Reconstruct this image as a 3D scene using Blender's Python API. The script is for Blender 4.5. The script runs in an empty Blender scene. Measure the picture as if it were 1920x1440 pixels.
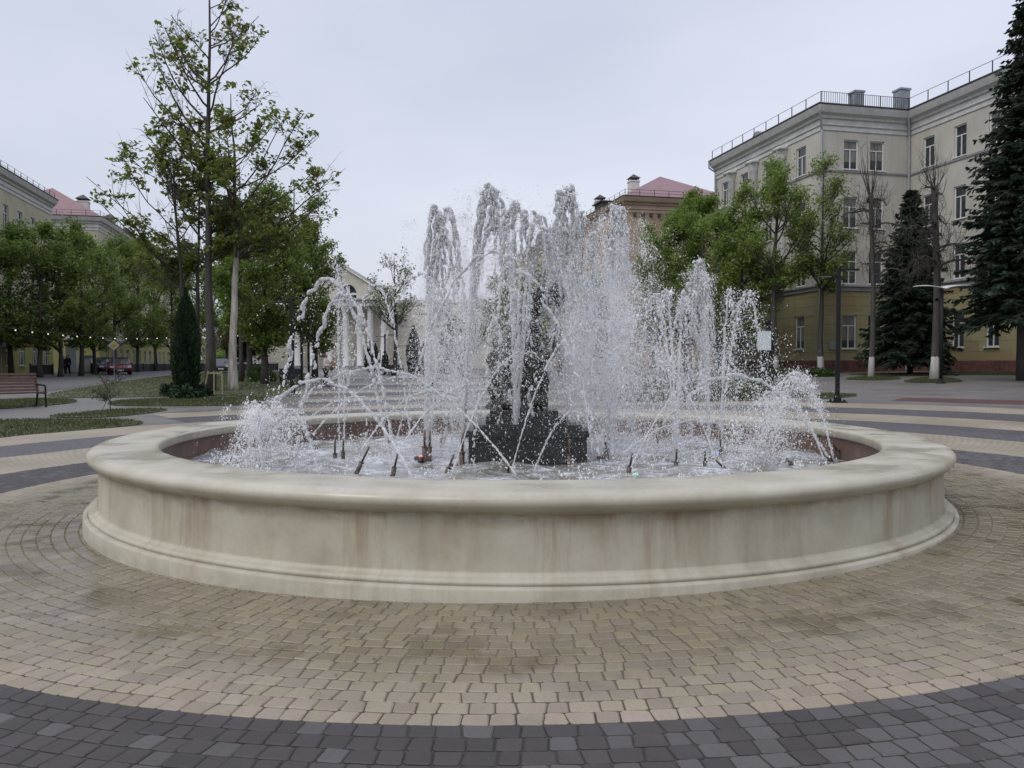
import bpy, bmesh, math
import numpy as np
from math import radians, sin, cos, pi, sqrt, atan2

rng = np.random.default_rng(7)
SC = bpy.context.scene
COL = SC.collection

# ------------------------------------------------------------------ camera, world, light
F = 1522.0      # focal length in pixels of the 1920 wide photograph
PITCH = .026
EYE = 1.6

def g(x, y):
    """height of the ground: level by the fountain, rising gently away and to the right"""
    b = 0.0 if y < 15 else .9*(1-math.exp(-(y-15)/38.))
    x = min(x, 60.)
    xs = 2.*math.log1p(math.exp((x+6)/2.))-6.1 if x > -60 else -6.1
    return b + .018*xs
gv = np.vectorize(g, otypes=[float])

cam_d = bpy.data.cameras.new('camera')
cam = bpy.data.objects.new('camera', cam_d); COL.objects.link(cam)
cam_d.sensor_width = 36; cam_d.lens = F/1920*36
cam_d.clip_start = .05; cam_d.clip_end = 3000
cam.location = (0, 0, EYE); cam.rotation_euler = (pi/2-PITCH, 0, 0)
SC.camera = cam

SUN_EL, SUN_AZ = radians(50), radians(-125)
w = bpy.data.worlds.new('World'); SC.world = w; w.use_nodes = True
nt = w.node_tree; nt.nodes.clear()
out = nt.nodes.new('ShaderNodeOutputWorld')
sky = nt.nodes.new('ShaderNodeTexSky'); sky.sky_type = 'NISHITA'; sky.sun_disc = False
sky.sun_elevation = SUN_EL; sky.sun_rotation = SUN_AZ; sky.air_density = 1.5; sky.dust_density = 4
hs = nt.nodes.new('ShaderNodeHueSaturation'); hs.inputs['Saturation'].default_value = .5
nt.links.new(sky.outputs[0], hs.inputs['Color'])
b1 = nt.nodes.new('ShaderNodeBackground'); b1.inputs[1].default_value = .05
nt.links.new(hs.outputs[0], b1.inputs[0])
tc = nt.nodes.new('ShaderNodeTexCoord')
mp = nt.nodes.new('ShaderNodeMapping'); mp.inputs['Scale'].default_value = (1.4, 1.0, 3.2)
nz = nt.nodes.new('ShaderNodeTexNoise'); nz.inputs['Scale'].default_value = 1.3
nz.inputs['Detail'].default_value = 4; nz.inputs['Roughness'].default_value = .45
rp = nt.nodes.new('ShaderNodeValToRGB')
rp.color_ramp.elements[0].position = .3; rp.color_ramp.elements[0].color = (.40, .435, .55, 1)
rp.color_ramp.elements[1].position = .68; rp.color_ramp.elements[1].color = (.585, .605, .715, 1)
b2 = nt.nodes.new('ShaderNodeBackground'); b2.inputs[1].default_value = 1.0
ad = nt.nodes.new('ShaderNodeAddShader')
nt.links.new(tc.outputs['Generated'], mp.inputs[0]); nt.links.new(mp.outputs[0], nz.inputs['Vector'])
nt.links.new(nz.outputs['Fac'], rp.inputs[0]); nt.links.new(rp.outputs[0], b2.inputs[0])
# an overcast sky is brightest overhead
sx = nt.nodes.new('ShaderNodeSeparateXYZ'); nt.links.new(tc.outputs['Generated'], sx.inputs[0])
zr = nt.nodes.new('ShaderNodeMapRange'); nt.links.new(sx.outputs[2], zr.inputs[0])
for kk, vv in (('From Min', .42), ('From Max', 1.), ('To Min', 1.), ('To Max', 2.0)): zr.inputs[kk].default_value = vv
nt.links.new(zr.outputs[0], b2.inputs[1])
nt.links.new(b1.outputs[0], ad.inputs[0]); nt.links.new(b2.outputs[0], ad.inputs[1])
nt.links.new(ad.outputs[0], out.inputs[0])

sl = bpy.data.lights.new('sun', 'SUN'); so = bpy.data.objects.new('sun', sl); COL.objects.link(so)
sl.energy = .9; sl.angle = radians(25); sl.color = (1, .97, .92)
so.rotation_euler = (pi/2-SUN_EL, 0, -SUN_AZ+pi) if False else (radians(40), 0, radians(-40))
so.location = (-20, -20, 40)

SC.view_settings.view_transform = 'Standard'; SC.view_settings.look = 'None'
SC.view_settings.exposure = 0; SC.view_settings.gamma = 1
SC.render.engine = 'CYCLES'
cy = SC.cycles
cy.max_bounces = 24; cy.diffuse_bounces = 20; cy.glossy_bounces = 4; cy.transmission_bounces = 20
cy.transparent_max_bounces = 24; cy.caustics_reflective = False; cy.caustics_refractive = False
try:
    cy.use_denoising = True; cy.denoiser = 'OPENIMAGEDENOISE'
except Exception:
    pass

# ------------------------------------------------------------------ picture <-> place (used once, to find where things stand)
def ray(px, py):
    a = (px-960)/F; b = (720-py)/F; c, s = cos(PITCH), sin(PITCH)
    return np.array([a, c+b*s, -s+b*c])
def at(px, py):
    d = ray(px, py); t = 20.
    for _ in range(80):
        t = .5*t+.5*min(300, max(1, (g(t*d[0], t*d[1])-EYE)/min(d[2], -1e-3)))
    p = d*t; return np.array([p[0], p[1], g(p[0], p[1])])
def atd(px, py, D):
    d = ray(px, py); return d*(D/d[1])+np.array([0, 0, EYE])

# ------------------------------------------------------------------ mesh helpers
class MB:
    def __init__(s): s.V = []; s.P = []; s.n = 0
    def add(s, V, *Fs):
        V = np.asarray(V, float).reshape(-1, 3)
        for f in Fs:
            f = np.asarray(f, np.int64)
            if f.ndim == 1: f = f[None]
            s.P.append(f+s.n)
        s.V.append(V); s.n += len(V); return s
    def box(s, c, d, rz=0., tilt=None):
        x, y, z = np.array(d)/2.
        V = np.array([[-x,-y,-z],[x,-y,-z],[x,y,-z],[-x,y,-z],[-x,-y,z],[x,-y,z],[x,y,z],[-x,y,z]])
        if tilt is not None:
            a, ax = tilt; cc, ss = cos(a), sin(a)
            R = np.array([[1,0,0],[0,cc,-ss],[0,ss,cc]]) if ax == 'x' else np.array([[cc,0,ss],[0,1,0],[-ss,0,cc]])
            V = V@R.T
        if rz:
            cc, ss = cos(rz), sin(rz); V = V@np.array([[cc,-ss,0],[ss,cc,0],[0,0,1]]).T
        return s.add(V+np.array(c), [[0,3,2,1],[4,5,6,7],[0,1,5,4],[1,2,6,5],[2,3,7,6],[3,0,4,7]])
    def tubes(s, P, R, n=6, cap=False):
        """P (M,k,3) polylines, R (M,k) radii"""
        P = np.asarray(P, float); R = np.asarray(R, float)
        if P.ndim == 2: P = P[None]; R = R[None]
        M, k, _ = P.shape
        T = np.gradient(P, axis=1); T /= np.linalg.norm(T, axis=2, keepdims=True)+1e-9
        t0 = P[:, -1]-P[:, 0]; t0 = t0/(np.linalg.norm(t0, axis=1, keepdims=True)+1e-9)
        ref = np.where(np.abs(t0[:, 2:3]) > .8, np.array([[1., 0, 0]]), np.array([[0, 0, 1.]]))
        A = np.cross(T, ref[:, None, :]); A /= np.linalg.norm(A, axis=2, keepdims=True)+1e-9
        B = np.cross(T, A)
        th = np.arange(n)*2*pi/n
        ring = P[:, :, None, :]+R[:, :, None, None]*(np.cos(th)[None, None, :, None]*A[:, :, None, :]+np.sin(th)[None, None, :, None]*B[:, :, None, :])
        V = ring.reshape(-1, 3)
        base = (np.arange(M)*k*n)[:, None, None]
        i = np.arange(k-1)[None, :, None]*n; j = np.arange(n)[None, None, :]; j2 = (j+1) % n
        q = np.stack([base+i+j, base+i+n+j, base+i+n+j2, base+i+j2], -1).reshape(-1, 4)
        if cap:
            c1 = np.stack([(np.arange(M)*k*n)+x for x in range(n)], 1)
            c2 = np.stack([(np.arange(M)*k*n)+(k-1)*n+x for x in reversed(range(n))], 1)
            return s.add(V, q, c1, c2)
        return s.add(V, q)
    def tube(s, pts, r, n=8, cap=True):
        pts = np.asarray(pts, float); r = np.full(len(pts), r, float) if np.isscalar(r) else np.asarray(r, float)
        return s.tubes(pts[None], r[None], n, cap)
    def lathe(s, prof, n=96, c=(0, 0, 0), a0=0., a1=2*pi):
        prof = np.asarray(prof, float); k = len(prof); full = abs(a1-a0-2*pi) < 1e-6
        m = n if full else n+1
        a = a0+(a1-a0)*np.arange(m)/n
        V = np.stack([prof[None, :, 0]*np.cos(a)[:, None], prof[None, :, 0]*np.sin(a)[:, None], np.repeat(prof[None, :, 1], m, 0)], -1)+np.array(c)
        i = np.arange(n)[:, None]; i2 = (i+1) % m; j = np.arange(k-1)[None]
        q = np.stack([i*k+j, i2*k+j, i2*k+j+1, i*k+j+1], -1).reshape(-1, 4)
        return s.add(V, q)
    def quads(s, Q):
        Q = np.asarray(Q, float).reshape(-1, 4, 3)
        return s.add(Q, np.arange(len(Q)*4).reshape(-1, 4))
    def prism(s, poly, y0, y1, axis='y'):
        """polygon (a,z) extruded along y (or x)"""
        poly = np.asarray(poly, float); n = len(poly)
        def lay(v): 
            o = np.full(n, v)
            return np.stack([poly[:, 0], o, poly[:, 1]], 1) if axis == 'y' else np.stack([o, poly[:, 0], poly[:, 1]], 1)
        V = np.vstack([lay(y0), lay(y1)])
        i = np.arange(n); j = (i+1) % n
        return s.add(V, np.stack([i, j, j+n, i+n], 1), i[::-1][None], (i+n)[None])
    def mesh(s, name, smooth=False):
        me = bpy.data.meshes.new(name)
        if not s.V: return me
        V = np.vstack(s.V)
        lens = np.concatenate([np.full(len(p), p.shape[1]) for p in s.P])
        loops = np.concatenate([p.ravel() for p in s.P])
        st = np.concatenate([[0], np.cumsum(lens)[:-1]])
        me.vertices.add(len(V)); me.vertices.foreach_set('co', V.astype(np.float32).ravel())
        me.loops.add(len(loops)); me.loops.foreach_set('vertex_index', loops.astype(np.int32))
        me.polygons.add(len(lens)); me.polygons.foreach_set('loop_start', st.astype(np.int32))
        me.update(calc_edges=True)
        me.polygons.foreach_set('use_smooth', np.full(len(lens), bool(smooth)))
        return me
    def build(s, name, m, parent=None, smooth=False, fix=False):
        me = s.mesh(name, smooth)
        if fix:
            bm = bmesh.new(); bm.from_mesh(me); bmesh.ops.recalc_face_normals(bm, faces=bm.faces[:]); bm.to_mesh(me); bm.free()
        me.materials.append(m)
        o = bpy.data.objects.new(name, me); COL.objects.link(o)
        if parent is not None: o.parent = parent
        return o

def tag(o, label=None, cat=None, group=None, kind=None):
    if label: o['label'] = label
    if cat: o['category'] = cat
    if group: o['group'] = group
    if kind: o['kind'] = kind
    return o
def empty(name, loc, rz, label, cat, group=None):
    o = bpy.data.objects.new(name, None); COL.objects.link(o); o.empty_display_size = .3
    o.location = [float(v) for v in loc]; o.rotation_euler = (0, 0, rz)
    return tag(o, label, cat, group)
def copy_tree(o, parent=None):
    c = o.copy(); COL.objects.link(c)
    if parent is not None: c.parent = parent
    for ch in [x for x in bpy.data.objects if x.parent == o]: copy_tree(ch, c)
    return c
def sample(me_name): return bpy.data.meshes[me_name]

# ------------------------------------------------------------------ materials
class NT:
    """tiny helper to write node trees"""
    def __init__(s, name):
        s.m = bpy.data.materials.new(name); s.m.use_nodes = True; s.t = s.m.node_tree
        s.b = s.t.nodes['Principled BSDF']; s.out = s.t.nodes['Material Output']
    def n(s, typ, ins=None, **kw):
        nd = s.t.nodes.new(typ)
        for k, v in kw.items(): setattr(nd, k, v)
        for k, v in (ins or {}).items():
            if hasattr(v, 'is_output') or isinstance(v, bpy.types.NodeSocket): s.t.links.new(v, nd.inputs[k])
            else: nd.inputs[k].default_value = v
        return nd
    def obj(s): return s.n('ShaderNodeTexCoord').outputs['Object']
    def noise(s, scale, detail=3, vec=None, rough=.55, sc=None):
        v = vec if vec is not None else s.obj()
        if sc: v = s.n('ShaderNodeMapping', {'Vector': v, 'Scale': sc}).outputs[0]
        return s.n('ShaderNodeTexNoise', {'Vector': v, 'Scale': scale, 'Detail': detail, 'Roughness': rough}).outputs['Fac']
    def ramp(s, fac, stops):
        r = s.n('ShaderNodeValToRGB', {'Fac': fac}); e = r.color_ramp.elements
        while len(e) < len(stops): e.new(.5)
        for el, (p, c) in zip(e, stops):
            el.position = p; el.color = (*c, 1) if len(c) == 3 else c
        return r.outputs['Color']
    def mix(s, fac, a, b, mode='MIX'):
        m = s.n('ShaderNodeMix', data_type='RGBA', blend_type=mode)
        for k, v in ((0, fac), (6, a), (7, b)):
            if isinstance(v, bpy.types.NodeSocket): s.t.links.new(v, m.inputs[k])
            else: m.inputs[k].default_value = v if k == 0 else (*v, 1)
        return m.outputs[2]
    def math(s, op, a, b=0., c=0.):
        m = s.n('ShaderNodeMath', operation=op)
        for k, v in enumerate((a, b, c)):
            if isinstance(v, bpy.types.NodeSocket): s.t.links.new(v, m.inputs[k])
            else: m.inputs[k].default_value = v
        return m.outputs[0]
    def maprange(s, v, a, b, c=0., d=1.):
        return s.n('ShaderNodeMapRange', {'Value': v, 'From Min': a, 'From Max': b, 'To Min': c, 'To Max': d}).outputs[0]
    def col(s, v): s.set('Base Color', v)
    def set(s, k, v):
        if isinstance(v, bpy.types.NodeSocket): s.t.links.new(v, s.b.inputs[k])
        else: s.b.inputs[k].default_value = (*v, 1) if isinstance(v, tuple) and len(v) == 3 else v
    def bump(s, h, strength=.3, dist=.02):
        s.t.links.new(s.n('ShaderNodeBump', {'Height': h, 'Strength': strength, 'Distance': dist}).outputs[0], s.b.inputs['Normal'])

def plain(name, c, rough=.6, var=.15, scale=6., metal=0., bump=0., spec=.5):
    k = NT(name); f = k.noise(scale, 4)
    c2 = tuple(min(1, v*(1-var)) for v in c); c3 = tuple(min(1, v*(1+var)) for v in c)
    k.col(k.ramp(f, [(.3, c2), (.7, c3)])); k.set('Roughness', rough); k.set('Metallic', metal); k.set('Specular IOR Level', spec)
    if bump: k.bump(k.noise(scale*6, 4), bump, .01)
    return k.m

def leafmat(name, cols, trans=.52, rough=.6):
    k = NT(name)
    isl = k.n('ShaderNodeNewGeometry').outputs['Random Per Island']
    base = k.ramp(isl, [(i/(len(cols)-1), c) for i, c in enumerate(cols)])
    clump = k.noise(.9, 2)
    base = k.mix(k.maprange(clump, .35, .65), k.mix(1., base, (.72, .74, .7), 'MULTIPLY'), base)
    k.col(base); k.set('Roughness', rough); k.set('Specular IOR Level', .3)
    tr = k.n('ShaderNodeBsdfTranslucent', {'Color': base})
    mx = k.n('ShaderNodeMixShader', {0: trans, 1: k.b.outputs[0], 2: tr.outputs[0]})
    k.t.links.new(mx.outputs[0], k.out.inputs[0])
    return k.m

def barkmat(name, c, whitewash=0.):
    k = NT(name); f = k.noise(7, 5, sc=(1, 1, .18))
    c2 = tuple(v*.55 for v in c); c3 = tuple(min(1, v*1.35) for v in c)
    base = k.ramp(f, [(.3, c2), (.7, c3)])
    if whitewash:
        z = k.n('ShaderNodeSeparateXYZ', {0: k.obj()}).outputs[2]
        z = k.math('ADD', z, k.math('MULTIPLY', k.noise(5, 3), .35))
        base = k.mix(k.maprange(z, whitewash+.15, whitewash+.19), k.ramp(f, [(.3, (.34, .33, .31)), (.6, (.55, .54, .51))]), base)
    k.col(base); k.set('Roughness', .85); k.bump(f, .5, .03)
    return k.m

M = {}
M['leaf_dark'] = leafmat('lime_leaf', [(.105, .16, .034), (.15, .22, .046), (.20, .285, .062), (.25, .34, .09)])
M['leaf_fresh'] = leafmat('fresh_leaf', [(.13, .19, .036), (.18, .26, .05), (.23, .33, .07), (.28, .37, .10)])
M['leaf_maple'] = leafmat('maple_leaf', [(.14, .19, .04), (.18, .24, .05), (.23, .30, .07), (.19, .16, .06), (.28, .35, .10)], .6)
M['leaf_far'] = leafmat('far_leaf', [(.20, .25, .11), (.25, .30, .14), (.30, .35, .18)])
M['leaf_red'] = leafmat('purple_leaf', [(.07, .03, .025), (.10, .045, .03), (.13, .07, .04)])
M['needle'] = leafmat('spruce_needle', [(.016, .030, .016), (.026, .046, .025), (.042, .066, .038)], .15)
M['thuja'] = leafmat('thuja_spray', [(.016, .034, .014), (.025, .050, .02), (.036, .066, .028)], .15)
M['bush'] = leafmat('bush_leaf', [(.03, .06, .015), (.06, .11, .025), (.10, .16, .04)])
M['grass'] = leafmat('grass_blade', [(.078, .090, .036), (.092, .106, .042), (.112, .122, .052)], .3)
M['bark'] = barkmat('dark_bark', (.050, .043, .038))
M['bark_pale'] = barkmat('pale_bark', (.40, .365, .32))
M['bark_white'] = barkmat('whitewashed_bark', (.055, .050, .042), 1.15)
M['metal_black'] = plain('black_metal', (.012, .012, .013), .5, spec=.2)
M['bench_wood'] = plain('bench_wood', (.115, .062, .046), .65, .3, 9, spec=.3)
M['stake'] = plain('stake_wood', (.42, .38, .22), .7)
M['white'] = plain('white_paint', (.62, .62, .60), .6, .08)
M['offwhite'] = plain('off_white_render', (.47, .47, .45), .8, .14, 2.5)
M['roof_red'] = plain('red_metal_roof', (.205, .110, .115), .5, .14, 1.5)
M['roof_dark'] = plain('dark_roof_edge', (.045, .04, .038), .6)
M['chimney_white'] = plain('chimney_render', (.55, .53, .52), .8, .12)
M['zinc'] = plain('zinc_sheet', (.24, .26, .28), .5, .25, 3, .3)
M['pipe_grey'] = plain('grey_downpipe', (.30, .31, .33), .5, .15)
M['brick_red'] = plain('red_plinth', (.115, .052, .045), .9, .4, 3)
M['steel'] = plain('dark_steel_pipe', (.085, .075, .06), .35, .35, 14, .5)
M['brass'] = plain('copper_pipe', (.145, .105, .085), .4, .35, 12, .5)
M['tyre'] = plain('tyre_rubber', (.018, .018, .018), .8)
M['rim'] = plain('wheel_rim', (.35, .35, .36), .35, .1, 5, .6)
M['car_red'] = plain('red_car_paint', (.11, .010, .013), .2, .05)
M['car_black'] = plain('black_car_paint', (.018, .018, .022), .2, .05)
M['car_white'] = plain('silver_car_paint', (.42, .43, .45), .25, .05)
M['car_glass'] = plain('car_glass', (.03, .035, .04), .06, .1)
M['lamp_lens'] = plain('headlamp_lens', (.7, .7, .72), .15)
M['asphalt'] = plain('asphalt', (.085, .08, .078), .65, .18, 1.2, 0, .2)
M['kerb'] = plain('kerb_stone', (.30, .29, .28), .8, .15, 2)
M['sign_face'] = plain('sign_face', (.52, .57, .58), .4, .06, 2)
M['sign_white'] = plain('road_sign_white', (.55, .55, .52), .4)
M['sign_yellow'] = plain('road_sign_yellow', (.55, .40, .05), .4)
M['skin'] = plain('skin', (.42, .25, .19), .55, .06)
M['cream_cloth'] = plain('cream_jacket', (.66, .61, .50), .9, .1)
M['dark_cloth'] = plain('dark_trousers', (.018, .016, .022), .9)
M['navy_cloth'] = plain('navy_coat', (.02, .022, .05), .9)
M['hair_red'] = plain('reddish_hair', (.17, .065, .04), .7)
M['hair_fair'] = plain('fair_hair', (.36, .22, .11), .7)
M['olive_bag'] = plain('olive_bag', (.10, .10, .05), .8)
M['lily_blue'] = plain('pale_blue_cloth', (.4, .46, .55), .9)
M['fence_dark'] = plain('dark_fence', (.03, .03, .032), .7)
M['orange_sign'] = plain('orange_awning', (.42, .14, .02), .6)
M['wire'] = plain('wire', (.03, .03, .03), .6)

def emit(name, c, s):
    k = NT(name); k.col(c); k.set('Emission Color', c); k.set('Emission Strength', s); return k.m
M['bulb'] = emit('bulb_glow', (1., .93, .75), .5)
M['led_green'] = emit('green_led', (.05, 1., .35), 1.6)
M['led_red'] = emit('red_led', (1., .16, .18), 1.1)
M['led_blue'] = emit('blue_led', (.25, .22, 1.), 2.2)

def glass_pane(name, c, r=.08):
    k = NT(name); f = k.noise(1.7, 2)
    rnd = k.n('ShaderNodeObjectInfo').outputs['Random']
    cur = k.ramp(k.noise(9, 2, sc=(1, 1, .05)), [(.35, (.10, .10, .10)), (.65, (.21, .205, .195))])
    z = k.n('ShaderNodeSeparateXYZ', {0: k.obj()}).outputs[2]
    has = k.math('MULTIPLY', k.math('GREATER_THAN', rnd, .58), k.math('GREATER_THAN', z, k.math('MULTIPLY', rnd, .9)))
    k.col(k.mix(has, k.ramp(f, [(.35, c), (.65, tuple(v*2.2 for v in c))]), cur)); k.set('Roughness', r); k.set('Specular IOR Level', .55); return k.m
M['pane'] = glass_pane('window_pane', (.022, .026, .032))

def wallmat(name, c, dirt=.25, groove=0., patches=None):
    c = tuple(.9*v for v in c)
    k = NT(name)
    f = k.noise(.55, 5); st = k.noise(2.2, 4, sc=(1, 1, .12))
    base = k.ramp(f, [(.3, tuple(v*.86 for v in c)), (.7, tuple(min(1, v*1.08) for v in c))])
    base = k.mix(k.math('MULTIPLY', k.maprange(st, .5, .78), dirt), base, tuple(v*.5 for v in c))
    if patches:
        b = k.n('ShaderNodeTexVoronoi', {'Vector': k.n('ShaderNodeMapping', {'Vector': k.obj(), 'Scale': (.5, .5, 1.)}).outputs[0], 'Scale': .8}, distance='CHEBYCHEV')
        cc = k.n('ShaderNodeSeparateColor', {0: b.outputs['Color']}).outputs[0]
        base = k.mix(k.maprange(cc, .72, .73), base, patches)
    k.col(base); k.set('Roughness', .85)
    if groove:
        z = k.n('ShaderNodeSeparateXYZ', {0: k.obj()}).outputs[2]
        fr = k.math('FRACT', k.math('DIVIDE', z, groove))
        gr = k.math('LESS_THAN', fr, .06)
        base2 = k.mix(k.math('MULTIPLY', gr, .55), base, tuple(v*.4 for v in c)); k.col(base2)
        k.bump(k.math('SUBTRACT', 1., gr), .6, .03)
    else: k.bump(k.noise(9, 4), .12, .02)
    return k.m
M['cream'] = wallmat('cream_render', (.485, .465, .405), .28)
M['ochre'] = wallmat('ochre_render', (.325, .295, .165), .35, .62, (.26, .205, .11))
M['left_cream'] = wallmat('pale_yellow_render', (.46, .43, .31), .25)
M['left_yellow'] = wallmat('yellow_ground_floor', (.33, .31, .12), .3)
M['far_cream'] = wallmat('far_cream_render', (.56, .53, .45), .15)
M['grey_band'] = wallmat('grey_band', (.30, .30, .31), .3)
def brickwall():
    k = NT('tan_brick')
    c = k.n('ShaderNodeSeparateXYZ', {0: k.obj()})
    v = k.n('ShaderNodeCombineXYZ', {0: k.math('ADD', c.outputs[0], c.outputs[1]), 1: c.outputs[2], 2: 0.}).outputs[0]
    b = k.n('ShaderNodeTexBrick', {'Vector': v, 'Color1': (.40, .29, .20, 1), 'Color2': (.32, .22, .155, 1), 'Mortar': (.38, .32, .25, 1), 'Scale': 1., 'Mortar Size': .012, 'Brick Width': .26, 'Row Height': .08})
    f = k.noise(.4, 4)
    k.col(k.mix(k.maprange(f, .3, .7), k.mix(1., b.outputs[0], (.8, .78, .75), 'MULTIPLY'), b.outputs[0])); k.set('Roughness', .9); return k.m
M['tan_brick'] = brickwall()

CX, CY = .089, 10.2      # centre of the fountain
# --- stone of the basin: cream paint with rust and algae runs under the coping
def basin_mat(name, runs):
    k = NT(name)
    xyz = k.n('ShaderNodeSeparateXYZ', {0: k.obj()})
    ang = k.math('ARCTAN2', xyz.outputs[1], xyz.outputs[0])
    pv = k.n('ShaderNodeCombineXYZ', {0: k.math('MULTIPLY', ang, 4.8), 1: k.math('MULTIPLY', xyz.outputs[2], .10), 2: 0.}).outputs[0]
    f = k.noise(2.2, 5); fine = k.noise(26, 4)
    base = k.ramp(f, [(.3, (.365, .340, .258)), (.5, (.440, .416, .325)), (.72, (.50, .478, .392))])
    base = k.mix(k.maprange(fine, .45, .75, 0., .22), base, (.30, .27, .19))
    gr = k.noise(1.1, 3, sc=(1, 1, .7))
    base = k.mix(k.maprange(gr, .45, .75, 0., .22), base, (.36, .37, .26))
    if runs:
        s1 = k.n('ShaderNodeTexNoise', {'Vector': pv, 'Scale': 5.2, 'Detail': 6., 'Roughness': .68}).outputs['Fac']
        s2 = k.n('ShaderNodeTexNoise', {'Vector': pv, 'Scale': 1.1, 'Detail': 3., 'Roughness': .5}).outputs['Fac']
        zfac = k.maprange(xyz.outputs[2], .15, .62, .45, 1.)
        run = k.math('MULTIPLY', k.maprange(s1, .46, .62), k.math('MULTIPLY', zfac, k.maprange(s2, .40, .56)))
        base = k.mix(k.math('MULTIPLY', run, .72), base, (.205, .135, .065))
        pv2 = k.n('ShaderNodeCombineXYZ', {0: k.math('MULTIPLY', ang, 4.8), 1: k.math('MULTIPLY', xyz.outputs[2], 2.), 2: 3.}).outputs[0]
        s3 = k.n('ShaderNodeTexNoise', {'Vector': pv2, 'Scale': 2.6, 'Detail': 6., 'Roughness': .7}).outputs['Fac']
        topband = k.math('MULTIPLY', k.maprange(xyz.outputs[2], .46, .61), k.maprange(s3, .40, .58))
        base = k.mix(k.math('MULTIPLY', topband, .8), base, (.16, .105, .05))
        low = k.math('MULTIPLY', k.maprange(xyz.outputs[2], .16, -.02), k.maprange(s3, .45, .6))
        base = k.mix(k.math('MULTIPLY', low, .45), base, (.22, .215, .16))
    else:
        sp = k.noise(5, 5, rough=.65)
        base = k.mix(k.maprange(sp, .58, .7, 0., .30), base, (.30, .215, .14))
    base = k.mix(1., base, (.96, .945, .95) if runs else (.92, .90, .91), 'MULTIPLY')
    k.col(base)
    k.set('Roughness', k.maprange(k.noise(1.6, 3), .4, .6, .22, .55) if not runs else k.maprange(f, .3, .7, .45, .7))
    k.bump(fine, .08, .01)
    return k.m
M['basin'] = basin_mat('basin_render', True)
M['coping'] = basin_mat('coping_render', False)
def innerwall():
    k = NT('brown_pool_wall'); f = k.noise(4, 5)
    k.col(k.ramp(f, [(.3, (.09, .052, .038)), (.7, (.165, .10, .075))])); k.set('Roughness', .35); k.bump(k.noise(40, 3), .2, .01); return k.m
M['pool_wall'] = innerwall()

# --- pavers: colour per paver in an attribute, wet film near the basin
def paver_mat():
    k = NT('paver')
    at_ = k.n('ShaderNodeAttribute', attribute_name='paver_colour').outputs['Color']
    fine = k.noise(55, 5, rough=.7); mid = k.noise(4.5, 4)
    base = k.mix(k.maprange(fine, .35, .7, 0., .4), at_, k.mix(1., at_, (.55, .52, .5), 'MULTIPLY'))
    xyz = k.n('ShaderNodeVectorMath', {0: k.obj(), 1: (CX, CY, 0.)}, operation='DISTANCE').outputs['Value']
    rr = k.math('ADD', xyz, k.math('MULTIPLY', k.math('SUBTRACT', k.noise(.8, 3), .5), 2.0))
    wet = k.maprange(rr, 6.6, 5.9)
    damp = k.maprange(k.noise(1.1, 5, rough=.6), .42, .62)
    base = k.mix(k.math('MULTIPLY', damp, .28), base, k.mix(1., base, (.62, .56, .5), 'MULTIPLY'))
    base = k.mix(wet, base, k.mix(1., base, (.90, .91, .84), 'MULTIPLY'))
    pud = k.math('MULTIPLY', k.maprange(k.noise(1.5, 4, rough=.6), .53, .60), wet)
    base = k.mix(pud, base, k.mix(1., base, (.72, .70, .66), 'MULTIPLY'))
    k.col(base); k.set('Roughness', k.math('SUBTRACT', k.math('SUBTRACT', k.maprange(mid, .3, .7, .62, .75), k.math('MULTIPLY', wet, .44)), k.math('MULTIPLY', pud, .13)))
    k.set('Specular IOR Level', .6)
    k.bump(fine, .2, .005)
    return k.m
M['paver'] = paver_mat()
def joint_mat():
    k = NT('paver_joint'); d = k.n('ShaderNodeVectorMath', {0: k.obj(), 1: (CX, CY, 0.)}, operation='DISTANCE').outputs['Value']
    dd = k.math('ADD', d, k.math('MULTIPLY', k.math('SUBTRACT', k.noise(1.2, 4), .5), 1.6))
    c = k.mix(k.maprange(dd, 5.4, 6.3), (.185, .155, .11), (.10, .085, .068)); c = k.mix(k.maprange(d, 6.5, 6.6), c, (.035, .032, .03))
    k.col(k.mix(k.maprange(k.noise(14, 4), .4, .7, 0., .6), c, (.05, .055, .03))); k.set('Roughness', .9); return k.m
M['joint'] = joint_mat()

def ring_mat(name, c, c2):
    """pavers seen from farther away: polar running bond round the fountain"""
    c = tuple(.77*v for v in c); c2 = tuple(.77*v for v in c2)
    k = NT(name)
    o = k.n('ShaderNodeVectorMath', {0: k.obj(), 1: (CX, CY, 0.)}, operation='SUBTRACT').outputs[0]
    xyz = k.n('ShaderNodeSeparateXYZ', {0: o})
    r = k.math('SQRT', k.math('ADD', k.math('MULTIPLY', xyz.outputs[0], xyz.outputs[0]), k.math('MULTIPLY', xyz.outputs[1], xyz.outputs[1])))
    ang = k.math('ARCTAN2', xyz.outputs[1], xyz.outputs[0])
    v = k.n('ShaderNodeCombineXYZ', {0: k.math('MULTIPLY', ang, 10.), 1: r, 2: 0.}).outputs[0]
    b = k.n('ShaderNodeTexBrick', {'Vector': v, 'Color1': (*c, 1), 'Color2': (*c2, 1), 'Mortar': (*[x*.45 for x in c], 1), 'Scale': 1., 'Mortar Size': .008, 'Brick Width': .14, 'Row Height': .118})
    f = k.noise(.7, 5)
    k.col(k.mix(k.maprange(f, .35, .65, 0., .7), b.outputs[0], k.mix(1., b.outputs[0], (.72, .70, .68), 'MULTIPLY')))
    k.set('Roughness', k.maprange(f, .3, .7, .6, .42)); k.bump(b.outputs['Fac'], -.25, .01)
    return k.m
M['ring_beige'] = ring_mat('beige_ring_paving', (.45, .385, .285), (.41, .345, .25))
M['ring_dark'] = ring_mat('dark_ring_paving', (.095, .085, .09), (.13, .12, .125))
M['ring_grey'] = ring_mat('grey_ring_paving', (.19, .175, .165), (.225, .205, .195))
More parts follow.
